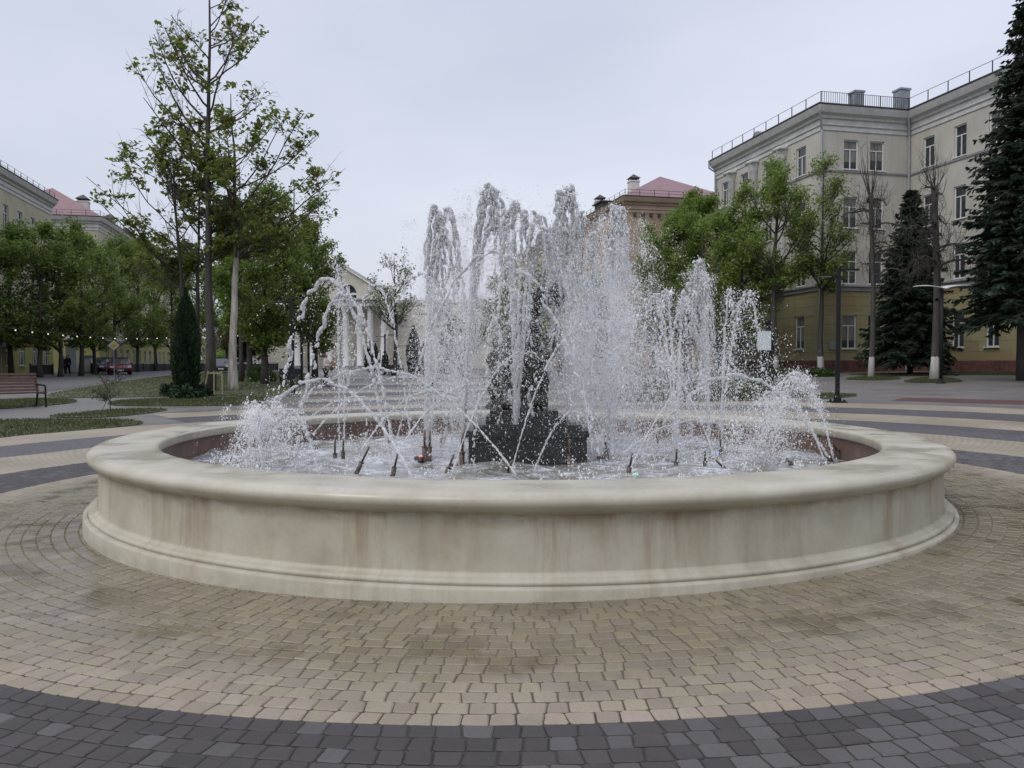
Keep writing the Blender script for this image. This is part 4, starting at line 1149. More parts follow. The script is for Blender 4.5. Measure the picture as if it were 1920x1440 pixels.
# ------------------------------------------------------------------ street furniture
def bench():
    a, b = at(-70, 768), at(80, 768)
    p = at(12, 768); u = (at(90, 765.)-at(-60, 774.))[:2]; rz = atan2(u[1], u[0])
    o = empty('park_bench', (p[0], p[1], p[2]), rz, 'bench with brown slats and black metal arms at the left edge of the plaza', 'bench')
    k = 1.0; L = 2.3
    s = MB()
    for i in range(5): s.box((0, .08+i*.10-.02, .455), (L, .085, .035))
    s.build('seat', M['bench_wood'], o)
    s = MB()
    for i in range(6): s.box((0, .50+i*.035, .53+i*.092), (L, .032, .064), 0, (-.33, 'x'))
    s.build('backrest', M['bench_wood'], o)
    for x in (-L/2+.03, L/2-.03):
        f = MB()
        f.tube([(x, .03, -.02), (x, .06, .30), (x, .075, .62), (x, .10, .66), (x, .55, .69)], .028, 8)
        f.tube([(x, .62, -.02), (x, .52, .44), (x, .72, 1.02)], .03, 8); f.tube([(x, .06, .43), (x, .55, .43)], .022, 8)
        f.build('leg', M['metal_black'], o)
    o.scale = (1.12, 1.12, 1.12)
bench()

def tlamp(p, h, label, arms=((-1, -.1), (1, 0)), al=.75, group='black double armed lamps', r=.07, rz=0.):
    o = empty('street_lamp', p, rz, label, 'street lamp', group)
    MB().box((0, 0, h/2), (2*r, 2*r, h)).build('pole', M['metal_black'], o)
    b = MB(); b.box((0, 0, .02), (.44, .44, .05)); b.lathe([(r*2.1, .03), (r*2.1, .16), (r*1.5, .24), (0, .24)], 12)
    for sx in (-1, 1):
        for sy in (-1, 1): b.box((sx*.15, sy*.15, .07), (.05, .05, .06))
    b.build('base', M['metal_black'], o)
    for s, dz in arms:
        a = MB(); a.box((s*(al/2+r+.001), 0, h-.06+dz), (al, .16, .06)); ao = a.build('lamp_arm', M['metal_black'], o)
        MB().box((s*(al*.62+r), 0, h-.095+dz), (al*.6, .12, .012)).build('lens', M['sign_face'], ao)
    return o
p = at(1570, 755); tlamp(p, hgt(755, 503, p[1]), 'black lamp post with two flat arms, right of the fountain', ((-1, -.17), (1, 0)), .55, r=.052)
p = at(548, 738); tlamp(p, hgt(738, 558, p[1]), 'black lamp post with two flat arms, nearest one left of the fountain', ((-1, -.15), (1, 0)), .7)
for px_, py_, top, lab in [(566, 722, 572, 'black lamp post second from the near left one'), (579, 715, 590, 'black lamp post third along the left line'), (590, 708, 606, 'black lamp post fourth along the left line'), (722, 703, 627, 'far lamp post before the cream wing with windows'), (694, 698, 639, 'farthest lamp post before the columns'), (808, 722, 582, 'dark lamp post seen through the left plumes')]:
    p = at(px_, py_); tlamp(p, hgt(py_, top, p[1]), lab, ((-1, -.15), (1, 0)), .7, r=.06)
def winglamp():
    p = at(1764, 719); h = hgt(719, 541, p[1]); o = empty('street_lamp', p, .1, 'black lamp post carrying two pale wing shaped reflectors', 'street lamp')
    MB().tube([(0, 0, 0), (0, 0, h)], .07, 10).build('pole', M['metal_black'], o, True)
    MB().lathe([(.2, -.02), (.2, .05), (.1, .07), (.1, .2), (0, .2)], 12).build('base', M['metal_black'], o, True)
    for s in (-1, 1):
        m = MB(); W_ = 1.25; V_ = []
        for i in range(9):
            u = i/8; x = s*(.05+W_*u); z = h-.05+.26*u**.7-.08*u*u*(1 if s > 0 else 2.0); hw = .26*(1-.75*u)
            V_ += [(x, -hw, z), (x, hw, z+.10*(1-u)), (x, hw, z+.03+.10*(1-u)), (x, -hw, z+.03)]
        m.add(V_, [[i*4+j, i*4+(j+1) % 4, (i+1)*4+(j+1) % 4, (i+1)*4+j] for i in range(8) for j in range(4)], [[32, 33, 34, 35]], [[3, 2, 1, 0]])
        m.build('reflector', M['offwhite'], o, True, True)
winglamp()
def notice():
    p = at(1440, 741); k = p[1]/F; o = empty('notice_board', p, .05, 'pale blank notice board on two dark posts behind the right fan of spray', 'notice board')
    for x in (-8*k, 6*k): MB().box((x, 0, 118*k/2), (8*k, .08, 118*k)).build('post', M['metal_black'], o)
    m = MB(); m.box((-10*k, -.09, 102*k), (25*k, .05, 35*k)); b = m.build('board', M['sign_face'], o)
    m = MB(); m.box((-10*k, -.085, 102*k), (26.5*k, .04, 36.5*k)); m.build('frame', M['zinc'], o)
notice()
def roadsign():
    D = 66; p = atd(214, 700, D); p[2] = g(p[0], p[1]); h = (681-640)*D/F+EYE-p[2]
    o = empty('road_sign', p, .5, 'diamond shaped priority road sign on a grey post before the red car', 'road sign')
    MB().tube([(0, 0, 0), (0, 0, h)], .035, 8).build('post', M['pipe_grey'], o)
    s = .42; m = MB(); m.prism([(-s, h-.35), (0, h-.35-s), (s, h-.35), (0, h-.35+s)], -.06, -.04); m.build('plate', M['sign_white'], o)
    s = .27; m = MB(); m.prism([(-s, h-.35), (0, h-.35-s), (s, h-.35), (0, h-.35+s)], -.068, -.061); m.build('yellow_field', M['sign_yellow'], o)
roadsign()
def bluesign():
    D = 60; p = atd(3, 700, D); p[2] = g(p[0], p[1]); h = (681-636)*D/F+EYE-p[2]
    o = empty('street_sign', p, .2, 'small pale blue sign on a post at the left picture edge', 'road sign')
    MB().tube([(0, 0, 0), (0, 0, h)], .035, 8).build('post', M['pipe_grey'], o)
    MB().box((.12, -.06, h-.3), (.42, .03, .6)).build('plate', M['lily_blue'], o)
bluesign()
def lights():
    o = empty('light_string', atd(0, 610, 30.), 0, 'string of small round bulbs sagging across the left trees', 'string lights')
    p0 = atd(-40, 606, 30.); p1 = atd(345, 629, 46.); p2 = atd(600, 605, 60.)
    base = np.array(o.location)
    def curve(a, b, n, sag):
        t = np.linspace(0, 1, n)[:, None]; q = a+(b-a)*t; q[:, 2] -= sag*4*(t*(1-t))[:, 0]; return q-base
    A = curve(p0, p1, 17, .28); B = curve(p1, p2, 10, .3)
    Q = np.vstack([A, B[1:]])
    MB().tube(Q, .008, 4).build('wire', M['wire'], o)
    th = np.linspace(-pi/2, pi/2, 6); bm_ = MB().lathe(np.stack([.03*np.cos(th), .03*np.sin(th)], 1), 10).mesh('bulb', True); bm_.materials.append(M['bulb'])
    for q in Q:
        b = bpy.data.objects.new('bulb', bm_); COL.objects.link(b); b.parent = o; b.location = (q[0], q[1], q[2]-.07)
lights()
def low_wall(px0, px1, D0, D1, h, lab):
    a, b = atd(px0, 690, D0), atd(px1, 690, D1); a[2] = g(a[0], a[1]); b[2] = g(b[0], b[1])
    L = np.linalg.norm((b-a)[:2]); rz = atan2(b[1]-a[1], b[0]-a[0]); n = max(2, int(L/2.2))
    o = empty('low_fence', a, rz, lab, 'fence', 'low fences along the left pavement')
    m = MB(); m.box((L/2, 0, h*.5), (L, .06, h*.86)); m.build('panel', M['fence_dark'], o)
    m = MB(); m.box((L/2, 0, h+.03), (L+.1, .14, .06)); m.build('rail', M['grey_band'], o)
    for i in range(n+1): MB().box((L*i/n, -.06, h/2), (.1, .1, h)).build('post', M['fence_dark'], o)
low_wall(170, 330, 75, 100, .95, 'low dark fence with pale rail behind the red car')
low_wall(56, 98, 66, 68, .95, 'low dark fence behind the lime above the bench')
low_wall(345, 520, 84, 96, .95, 'low dark fence behind the maples')
def pillar(px0, px1, py1, D, lab, m_='offwhite'):
    a = atd((px0+px1)/2, 690, D); a[2] = g(a[0], a[1]); w_ = (px1-px0)*D/F; h = (681-py1)*D/F+EYE-a[2]
    o = empty('shop_pillar', a, radians(8), lab, 'pillar', 'white shop fronts on the left street')
    m = MB(); m.box((0, .3, h/2), (w_, .6, h)); m.build('shaft', M[m_], o)
    m = MB(); m.box((0, .3, h+.08), (w_+.2, .8, .16)); m.box((0, .3, .1), (w_+.12, .72, .2)); m.build('cap', M['grey_band'], o)
pillar(124, 142, 648, 73, 'white shop front pillar behind the two walkers')
pillar(155, 170, 670, 76, 'low white shop front between the thick and the slanting lime')

# cars
def car(p, rz, paint, label, body='hatch'):
    o = empty('parked_car', p, rz, label, 'car', 'cars along the left street')
    L, Wd = 4.2, 1.74
    # side outline (x forward, z), lower body
    low = [(-2.08, .42), (-2.1, .62), (-2.05, .86), (-1.9, .95), (.95, .97), (1.35, .90), (1.95, .74), (2.1, .6), (2.1, .36), (1.75, .24), (-1.8, .24)]
    m = MB(); n = len(low)
    V_ = []
    for y, k in ((-Wd/2, .965), (-Wd/2+.1, 1.), (Wd/2-.1, 1.), (Wd/2, .965)):
        V_ += [(x*k, y, .24+(z-.24)*k) for x, z in low]
    i = np.arange(n); j = (i+1) % n
    fs = [np.stack([s*n+i, s*n+j, (s+1)*n+j, (s+1)*n+i], 1) for s in range(3)]
    m.add(V_, *fs, i[::-1][None], (3*n+i)[None])
    m.build('body', M[paint], o, True, True)
    cab = [(-1.95, .93), (-1.55, 1.38), (-.9, 1.48), (.05, 1.46), (.35, 1.36), (1.1, .93)]
    n = len(cab); m = MB(); V_ = []
    for y, k in ((-.78, 0), (-.62, 1), (.62, 1), (.78, 0)):
        V_ += [(x*(1 if k else .985), y if abs(z-.93) > .01 or True else y, z if (k or z < 1) else z-.05) for x, z in cab]
    i = np.arange(n); j = (i+1) % n
    m.add(V_, *[np.stack([s*n+i, s*n+j, (s+1)*n+j, (s+1)*n+i], 1) for s in range(3)], i[::-1][None], (3*n+i)[None])
    m.build('cabin', M['car_glass'], o, False, True)
    m = MB(); m.box((-.55, 0, 1.475), (1.35, 1.2, .05)); 
    for s in (-1, 1):
        m.tube([(1.08, s*.74, .95), (.30, s*.66, 1.40), (-.1, s*.64, 1.47)], .035, 6); m.tube([(-.30, s*.77, .95), (-.33, s*.65, 1.46)], .035, 6); m.tube([(-1.9, s*.74, .95), (-1.5, s*.66, 1.40)], .05, 6)
    m.build('roof', M[paint], o)
    for s in (-1, 1):
        MB().box((2.0, s*.62, .68), (.2, .36, .14)).build('headlight', M['lamp_lens'], o)
        MB().box((.75, s*.93, .98), (.12, .16, .12)).build('mirror', M[paint], o)
        for x in (1.3, -1.28):
            w_ = MB(); th = np.linspace(0, 2*pi, 20, endpoint=False)
            prof = [(.20, -.09), (.29, -.10), (.31, -.06), (.31, .06), (.29, .10), (.20, .09)]
            Vv = [(x+r*cos(t), s*.80+yy, .31+r*sin(t)) for t in th for r, yy in prof]
            k6 = 6; nt2 = 20
            w_.add(Vv, [[a*k6+b, ((a+1) % nt2)*k6+b, ((a+1) % nt2)*k6+b+1, a*k6+b+1] for a in range(nt2) for b in range(5)])
            wo = w_.build('wheel', M['tyre'], o, True)
            r_ = MB(); Vr = [(x, s*.88, .31)]+[(x+.2*cos(t), s*.87, .31+.2*sin(t)) for t in th]
            r_.add(Vr, [[0, a+1, (a+1) % nt2+1] for a in range(nt2)]); r_.build('rim', M['rim'], wo)
    b = MB(); b.box((2.08, 0, .42), (.08, 1.1, .16)); b.build('grille', M['tyre'], o)
    MB().box((2.125, 0, .40), (.012, .5, .11)).build('number_plate', M['white'], o)
def carat(px_, py_, rz, paint, lab):
    car(at(px_, py_), rz, paint, lab)
carat(224, 702.5, radians(-62), 'car_red', 'red hatchback parked at the kerb by the road sign')
carat(198, 701, radians(-55), 'car_black', 'black car parked just left of the red hatchback')
carat(414, 699, radians(-70), 'car_black', 'dark car half hidden behind the pale maple trunk')
carat(424, 693.5, radians(-50), 'car_white', 'silver car beyond the dark car, behind the pale trunk')
carat(465, 693, radians(-20), 'car_white', 'silver car under the purple leaved tree')

# ------------------------------------------------------------------ people
def person(p, rz, label, h=1.66, top='cream_cloth', legs='dark_cloth', hair='hair_red', pose='hold', step=.10):
    """one skinned body; clothes and hair are parts"""
    o = empty('person', p, rz, label, 'person'); s = h/1.70; o.scale = (s, s, s)
    def skin(name, verts, edges, m, sub=2):
        me = bpy.data.meshes.new(name); me.from_pydata([v[:3] for v in verts], edges, []); me.update()
        ob = bpy.data.objects.new(name, me); COL.objects.link(ob); ob.parent = o; me.materials.append(m)
        md = ob.modifiers.new('skin', 'SKIN'); md.use_smooth_shade = True
        for v, sv in zip(verts, me.skin_vertices[0].data):
            r = v[3]; sv.radius = r if isinstance(r, tuple) else (r, r)
        me.skin_vertices[0].data[0].use_root = True
        sd = ob.modifiers.new('sub', 'SUBSURF'); sd.levels = sub; sd.render_levels = sub
        return ob
    k = 1 if pose == 'hold' else 0
    hand = ((.33, -.10, 1.12), (.33, .12, 1.02)) if k else ((.08, -.27, .80), (.02, .27, .80))
    elb = ((.08, -.27, 1.08), (.08, .27, 1.08)) if k else ((-.02, -.25, 1.10), (-.03, .25, 1.10))
    V_ = [(0, 0, .95, (.15, .12)), (0, 0, 1.15, (.145, .11)), (.01, 0, 1.36, (.15, .11)), (.015, 0, 1.46, .06), (.03, 0, 1.53, .07), (.04, 0, 1.60, (.085, .095)), (.035, 0, 1.67, .06),
          (0, -.17, 1.39, .065), (*elb[0], .05), (*hand[0], .035), (0, .17, 1.39, .065), (*elb[1], .05), (*hand[1], .035),
          (0, -.09, .88, .095), (step, -.095, .48, .065), (step*1.1, -.10, .09, .045), (step*1.1+.15, -.10, .045, .04),
          (0, .09, .88, .095), (-step*.6, .095, .48, .065), (-step*1.4, .10, .09, .045), (-step*1.4+.15, .10, .045, .04)]
    E_ = [(0, 1), (1, 2), (2, 3), (3, 4), (4, 5), (5, 6), (2, 7), (7, 8), (8, 9), (2, 10), (10, 11), (11, 12), (0, 13), (13, 14), (14, 15), (15, 16), (0, 17), (17, 18), (18, 19), (19, 20)]
    skin('body', V_, E_, M['skin'])
    # jacket and trousers as slightly larger skins over the same joints
    J = [(0, 0, 1.15, (.185, .15)), (0, 0, .80, (.215, .18)), (.01, 0, 1.36, (.175, .135)), (.015, 0, 1.46, .08),
         (0, -.17, 1.39, .082), (*elb[0], .066), (*[a*.8+b*.2 for a, b in zip(hand[0], elb[0])], .052), (0, .17, 1.39, .082), (*elb[1], .066), (*[a*.8+b*.2 for a, b in zip(hand[1], elb[1])], .052)]
    skin('jacket', J, [(0, 1), (0, 2), (2, 3), (2, 4), (4, 5), (5, 6), (2, 7), (7, 8), (8, 9)], M[top])
    T_ = [(0, 0, 1.0, .14), (0, -.09, .84, .112), (step, -.095, .48, .088), (step*1.1, -.10, .04, .075), (0, .09, .84, .112), (-step*.6, .095, .48, .088), (-step*1.4, .10, .04, .075)]
    skin('trousers', T_, [(0, 1), (1, 2), (2, 3), (0, 4), (4, 5), (5, 6)], M[legs])
    for i, (x, y) in enumerate(((step*1.1, -.10), (-step*1.4, .10))):
        skin('shoe', [(x-.03, y, .05, .05), (x+.08, y, .045, .048), (x+.18, y, .035, .035)], [(0, 1), (1, 2)], M['tyre'])
    skin('hair', [(.02, 0, 1.69, .085), (-.02, 0, 1.62, .108), (-.045, 0, 1.50, .08)], [(0, 1), (1, 2)], M[hair])
    return o
p = at(611, 725); w_h = hgt(725, 663, p[1])
person(p, radians(-15), 'person in cream jacket and dark trousers walking along the plaza, holding a child', w_h, step=.12)
def child(p):
    o = empty('person', p, radians(160), 'small fair haired child carried in the arms of the person in cream jacket', 'person')
    def skin(name, verts, edges, m):
        me = bpy.data.meshes.new(name); me.from_pydata([v[:3] for v in verts], edges, []); me.update()
        ob = bpy.data.objects.new(name, me); COL.objects.link(ob); ob.parent = o; me.materials.append(m)
        ob.modifiers.new('skin', 'SKIN').use_smooth_shade = True
        for v, sv in zip(verts, me.skin_vertices[0].data): sv.radius = (v[3], v[3])
        me.skin_vertices[0].data[0].use_root = True
        sd = ob.modifiers.new('sub', 'SUBSURF'); sd.levels = 2; sd.render_levels = 2
    skin('body', [(0, 0, 0, .09), (0, 0, .22, .085), (0, 0, .34, .04), (.01, 0, .43, .085), (.01, 0, .50, .06), (.12, -.08, -.02, .05), (.14, -.09, -.24, .035), (.12, .08, -.02, .05), (.14, .09, -.24, .035), (.05, -.11, .26, .04), (.16, -.10, .16, .03), (.05, .11, .26, .04), (.16, .10, .16, .03)],
         [(0, 1), (1, 2), (2, 3), (3, 4), (0, 5), (5, 6), (0, 7), (7, 8), (1, 9), (9, 10), (1, 11), (11, 12)], M['skin'])
    skin('trousers', [(0, 0, -.01, .11), (.12, -.08, -.03, .066), (.14, -.09, -.20, .05), (.12, .08, -.03, .066), (.14, .09, -.20, .05)], [(0, 1), (1, 2), (0, 3), (3, 4)], M['olive_bag'])
    skin('jacket', [(0, 0, .16, .125), (0, 0, -.06, .12), (0, 0, .33, .06), (.05, -.11, .26, .055), (.13, -.10, .18, .045), (.05, .11, .26, .055), (.13, .10, .18, .045)], [(0, 1), (0, 2), (0, 3), (3, 4), (0, 5), (5, 6)], M['orange_cloth'])
    skin('hair', [(.01, 0, .52, .06), (-.02, 0, .47, .095), (-.03, 0, .40, .06)], [(0, 1), (1, 2)], M['hair_fair'])
M['orange_cloth'] = plain('tan_cloth', (.33, .19, .10), .9)
child(np.array([p[0]+.42, p[1]-.05, p[2]+1.02]))
p = at(127, 699); p = atd(127, 690, 68); p[2] = g(p[0], p[1])
person(p, radians(-100), 'person in navy coat walking left of the white shop pillar', 1.72, 'navy_cloth', 'dark_cloth', 'hair_red', 'walk', .10)
p = atd(119, 690, 69); p[2] = g(p[0], p[1])
person(p, radians(-90), 'person in dark clothes walking beside the navy coat', 1.62, 'dark_cloth', 'dark_cloth', 'hair_fair', 'walk', .08)

# small benches far along the plaza
for px_, py_, lab in [(721, 703, 'small dark bench under the far lamp post'), (742, 704, 'small dark bench right of the far lamp post'), (545, 719, 'dark bench beside the left lamp posts')]:
    p = at(px_, py_); o = empty('park_bench', p, .2, lab, 'bench', 'far benches on the plaza')
    m = MB(); m.box((0, 0, .44), (1.3, .45, .08)); m.build('seat', M['fence_dark'], o)
    m = MB(); m.box((0, .24, .68), (1.3, .05, .36)); m.build('backrest', M['fence_dark'], o)
    for x in (-.55, .55): MB().box((x, 0, .2), (.08, .42, .4)).build('leg', M['metal_black'], o)

rng = np.random.default_rng(11)

# ------------------------------------------------------------------ the fountain basin
basin = empty('fountain_basin', (CX, CY, 0), 0, 'wide round cream fountain basin with a rolled rim, streaked with brown stains', 'fountain')
m = MB(); m.lathe([(4.872, -.25), (4.868, .080), (4.862, .094)], 256); m.lathe([(4.862, .094), (4.848, .102), (4.826, .105)], 256); m.lathe([(4.826, .105), (4.818, .096), (4.812, .105)], 256)
m.lathe([(4.812, .105), (4.820, .116), (4.820, .132), (4.806, .146), (4.792, .150)], 256); m.lathe([(4.792, .150), (4.772, .156), (4.758, .166), (4.752, .180)], 256); m.lathe([(4.752, .180), (4.737, .182)], 256)
m.build('plinth', M['basin'], basin, True)
MB().lathe([(4.737, .182), (4.732, .30), (4.728, .42), (4.727, .535), (4.730, .558), (4.738, .574)], 256).build('wall', M['basin'], basin, True)
MB().lathe([(4.738, .574), (4.752, .584), (4.778, .594), (4.80, .613), (4.822, .635), (4.832, .662), (4.826, .690), (4.805, .712), (4.77, .726), (4.73, .733), (4.66, .735), (4.50, .734), (4.30, .733), (4.205, .732), (4.178, .727), (4.163, .714), (4.158, .70), (4.158, .63), (4.168, .622), (4.20, .62)], 256).build('coping', M['coping'], basin, True)
MB().lathe([(4.20, .62), (4.20, .05)], 128).build('pool_wall', M['pool_wall'], basin, True)

WZ = .385
def water():
    nr, na = 110, 300
    R = 4.2*np.sqrt(np.linspace(.0004, 1, nr)); A = np.arange(na)*2*pi/na
    RR, AA = np.meshgrid(R, A); X = RR*np.cos(AA); Y = RR*np.sin(AA)
    Z = np.zeros_like(X)
    for _ in range(46):
        kx, ky = rng.normal(0, 1, 2)*rng.choice([3., 7., 14.]); ph = rng.uniform(0, 6.28)
        Z += .012/ max(1, sqrt(kx*kx+ky*ky)*.35)*np.sin(kx*X+ky*Y+ph)
    Z += rng.normal(0, .0012, Z.shape)
    i = np.arange(na)[:, None]*nr; i2 = ((np.arange(na)+1) % na)[:, None]*nr; j = np.arange(nr-1)[None]
    o = MB().add(np.stack([X, Y, Z], -1), np.stack([i+j, i+j+1, i2+j+1, i2+j], -1).reshape(-1, 4)).build('water', M['pool'], smooth=True)
    o.location = (CX, CY, WZ); tag(o, kind='structure')
water()

# ------------------------------------------------------------------ statue
def bend(pts, rad, n=14, k=40):
    pts = np.array(pts, float); rad = np.array(rad, float); t = np.linspace(0, len(pts)-1, k)
    def cr(A):
        out = []
        for u in t:
            i = min(int(u), len(A)-2); f = u-i
            p0 = A[max(i-1, 0)]; p1 = A[i]; p2 = A[i+1]; p3 = A[min(i+2, len(A)-1)]
            out.append(.5*((2*p1)+(-p0+p2)*f+(2*p0-5*p1+4*p2-p3)*f*f+(-p0+3*p1-3*p2+p3)*f**3))
        return np.array(out)
    return cr(pts), cr(rad)
def statue():
    b = at(985, 865); SX = CX+.10; SY = CY+.15
    st = empty('fountain_sculpture', (SX, SY, WZ-.35), 0, 'dark bronze sculpture with a bent over top, on stepped black plinth amid the spray', 'sculpture')
    z = .35
    m = MB(); m.box((0, 0, .30), (1.42, 1.3, .75)); m.box((0, 0, .715), (1.50, 1.38, .08)); m.box((0.0, 0, .785), (1.30, 1.2, .06))
    m.build('plinth', M['black_stone'], st)
    m = MB(); m.box((-.02, 0, .86), (.98, .9, .09)); m.box((-.04, 0, .94), (.84, .78, .07))
    m.build('upper_plinth', M['black_stone'], st)
    # rocky swirl, body, and the bowed head
    m = MB()
    V, Fq = [], []
    nu, nv = 28, 36
    prof = [(0, .97, .34), (.10, 1.06, .35), (.22, 1.18, .29), (.35, 1.34, .33), (.5, 1.54, .35), (.62, 1.70, .31), (.75, 1.84, .22), (.87, 1.95, .17), (1, 2.04, .14)]
    pr = np.array(prof)
    for u in np.linspace(0, 1, nu):
        zz = np.interp(u, pr[:, 0], pr[:, 1]); r = np.interp(u, pr[:, 0], pr[:, 2])
        cx = -.16+.16*u+.05*sin(u*7)
        for v in np.arange(nv)*2*pi/nv:
            rr = r*(1+.13*sin(3*v+9*u)+.09*sin(5*v-14*u+1)+.06*sin(9*v+23*u))
            V.append((cx+rr*cos(v), rr*.85*sin(v), zz))
    Fq = [[i*nv+j, i*nv+(j+1) % nv, (i+1)*nv+(j+1) % nv, (i+1)*nv+j] for i in range(nu-1) for j in range(nv)]
    m.add(V, Fq)
    P, R = bend([(-.10, 0, 1.85), (-.06, 0, 2.02), (.03, 0, 2.18), (.13, 0, 2.32), (.22, -.02, 2.42), (.32, -.03, 2.44), (.40, -.04, 2.38), (.43, -.05, 2.28)], [.19, .16, .13, .12, .14, .155, .13, .05])
    m.tubes(P[None], R[None], 16, True)
    for (a, r0, zz, rr) in ((2.6, .33, 1.10, .11), (3.3, .33, 1.22, .10), (.3, .30, 1.38, .11), (-.6, .28, 1.10, .12), (4.4, .30, 1.3, .12), (5.2, .28, 1.6, .11), (2.9, .30, 1.58, .12)):
        th = np.linspace(-pi/2, pi/2, 8)
        m.lathe(np.stack([rr*np.cos(th), rr*np.sin(th)], 1), 12, (-.08+r0*cos(a), r0*.8*sin(a), zz))
    m.build('figure', M['bronze'], st, True, True)
    # the two fins lying along the body
    m = MB()
    for s in (-1, 1):
        P, R = bend([(-.05, s*.18, 1.55), (.18, s*.24, 1.62), (.30, s*.22, 1.78), (.33, s*.18, 1.92)], [.06, .09, .06, .02])
        m.tubes(P[None], R[None], 8, True)
    m.build('fin', M['bronze'], st, True)
statue()

# ------------------------------------------------------------------ fountain jets
G9 = 9.81
_oct = np.array([[1, 0, 0], [-1, 0, 0], [0, 1, 0], [0, -1, 0], [0, 0, 1], [0, 0, -1]], float)
_octf = np.array([[0, 2, 4], [2, 1, 4], [1, 3, 4], [3, 0, 4], [2, 0, 5], [1, 2, 5], [3, 1, 5], [0, 3, 5]])
def ico():
    p = (1+5**.5)/2
    V = np.array([[-1, p, 0], [1, p, 0], [-1, -p, 0], [1, -p, 0], [0, -1, p], [0, 1, p], [0, -1, -p], [0, 1, -p], [p, 0, -1], [p, 0, 1], [-p, 0, -1], [-p, 0, 1]])/sqrt(1+p*p)
    Fi = np.array([[0, 11, 5], [0, 5, 1], [0, 1, 7], [0, 7, 10], [0, 10, 11], [1, 5, 9], [5, 11, 4], [11, 10, 2], [10, 7, 6], [7, 1, 8], [3, 9, 4], [3, 4, 2], [3, 2, 6], [3, 6, 8], [3, 8, 9], [4, 9, 5], [2, 4, 11], [6, 2, 10], [8, 6, 7], [9, 8, 1]])
    return V, Fi
_icoV, _icoF = ico()

def blobs(mb, P, R, D=None, el=1., hi=False, rough=.0):
    """small drops at P (N,3), radius R (N,), elongated el times along D"""
    N = len(P)
    if N == 0: return
    B, Fc = (_icoV, _icoF) if hi else (_oct, _octf)
    k = len(B)
    V = np.repeat(B[None], N, 0)
    if rough: V = V*(1+rng.normal(0, rough, (N, k, 1)))
    V = V*R[:, None, None]
    if D is not None:
        d = D/(np.linalg.norm(D, axis=1, keepdims=True)+1e-9)
        e = (el if np.isscalar(el) else el[:, None])-1
        dot = np.einsum('nkj,nj->nk', V, d)
        V = V+(dot*e)[:, :, None]*d[:, None, :]
    V = V+P[:, None]
    f = (Fc[None]+(np.arange(N)*k)[:, None, None]).reshape(-1, 3)
    mb.add(V.reshape(-1, 3), f)

_tet = np.array([[1, 1, 1], [1, -1, -1], [-1, 1, -1], [-1, -1, 1]])/sqrt(3)*1.25
_tetf = np.array([[0, 1, 2], [0, 3, 1], [0, 2, 3], [1, 3, 2]])
def tetra(mb, P, R):
    n = len(P)
    if n: mb.add((_tet[None]*R[:, None, None]+P[:, None]).reshape(-1, 3), (_tetf[None]+(np.arange(n)*4)[:, None, None]).reshape(-1, 3))

def ballistic(p0, pa):
    p0 = np.array(p0, float); pa = np.array(pa, float)
    vz = sqrt(2*G9*max(pa[2]-p0[2], .02)); ta = vz/G9
    v = np.array([(pa[0]-p0[0])/ta, (pa[1]-p0[1])/ta, vz])
    tend = ta+sqrt(2*max(pa[2]-WZ, .02)/G9)
    return p0, v, ta, tend
def pos(p0, v, t):
    t = np.asarray(t)[:, None]; return p0+v*t-np.array([0, 0, .5*G9])*t*t
def vel(v, t):
    return v-np.array([0, 0, G9])*np.asarray(t)[:, None]

def inwater(P):
    return (np.hypot(P[:, 0]-CX, P[:, 1]-CY) < 4.12) & (P[:, 2] > WZ-.02)

def rope(mb, dm, p0, pa, r=.02, t0=0., t1=1., brk=.5, shed=300, wob=.02, smooth_to=.35, dens=76, tr=.6):
    """a jet that starts as a clear stream and breaks up into a chain of blobs; shed drops go to dm"""
    p0, v, ta, te = ballistic(p0, pa)
    L = np.linalg.norm(pos(p0, v, np.linspace(0, te, 50))[1:]-pos(p0, v, np.linspace(0, te, 50))[:-1], axis=1).sum()
    ts = t0*te; tb = ta*smooth_to
    if ts < tb:
        t = np.linspace(ts, tb, 44); P = pos(p0, v, t)+rng.normal(0, r*.22, (44, 3))*np.linspace(.3, 1.4, 44)[:, None]
        mb.tubes(P[None], (r*tr*np.clip(1+rng.normal(0, .32, 44), .3, 1.8))[None], 7)
    n = int(L*t1*(1-smooth_to*.3)*dens)
    t = np.sort(rng.uniform(max(ts, tb*.92), t1*te, n))
    P = pos(p0, v, t); D = vel(v, t)
    ph = rng.uniform(0, 6.28, 3); u = t/te
    A = wob*u[:, None]*np.stack([np.sin(t*41+ph[0])+.6*np.sin(t*83+ph[1]), np.sin(t*37+ph[1]), np.sin(t*47+ph[2])+.5*np.sin(t*97+ph[0])], 1)
    P = P+A+rng.normal(0, .006, P.shape)*(.4+u[:, None])
    noise = .5+.5*np.sin(t*57+ph[2])*np.sin(t*23+ph[0])
    keep = rng.random(n) > brk*np.clip(u*1.6-.35, 0, 1)*(1.15-noise)
    R = r*(.45+.65*rng.random(n))*(.72+.42*noise)
    k = keep & inwater(P)
    blobs(mb, P[k], R[k]*.82, D[k], 2.1, True, .16)
    if dm is not None and shed:
        t = te*rng.uniform(max(t0, .08), t1, shed)**.8; P = pos(p0, v, t); D = vel(v, t)
        s = (.012+.07*(t/te))[:, None]
        P = P+rng.normal(0, 1, P.shape)*s-np.array([0, 0, .12])*np.abs(rng.normal(0, 1, (shed, 1)))*(t/te)[:, None]
        k = inwater(P); R = rng.gamma(3, .0013, shed)+.0012
        blobs(dm, P[k], R[k], D[k], 1.4)

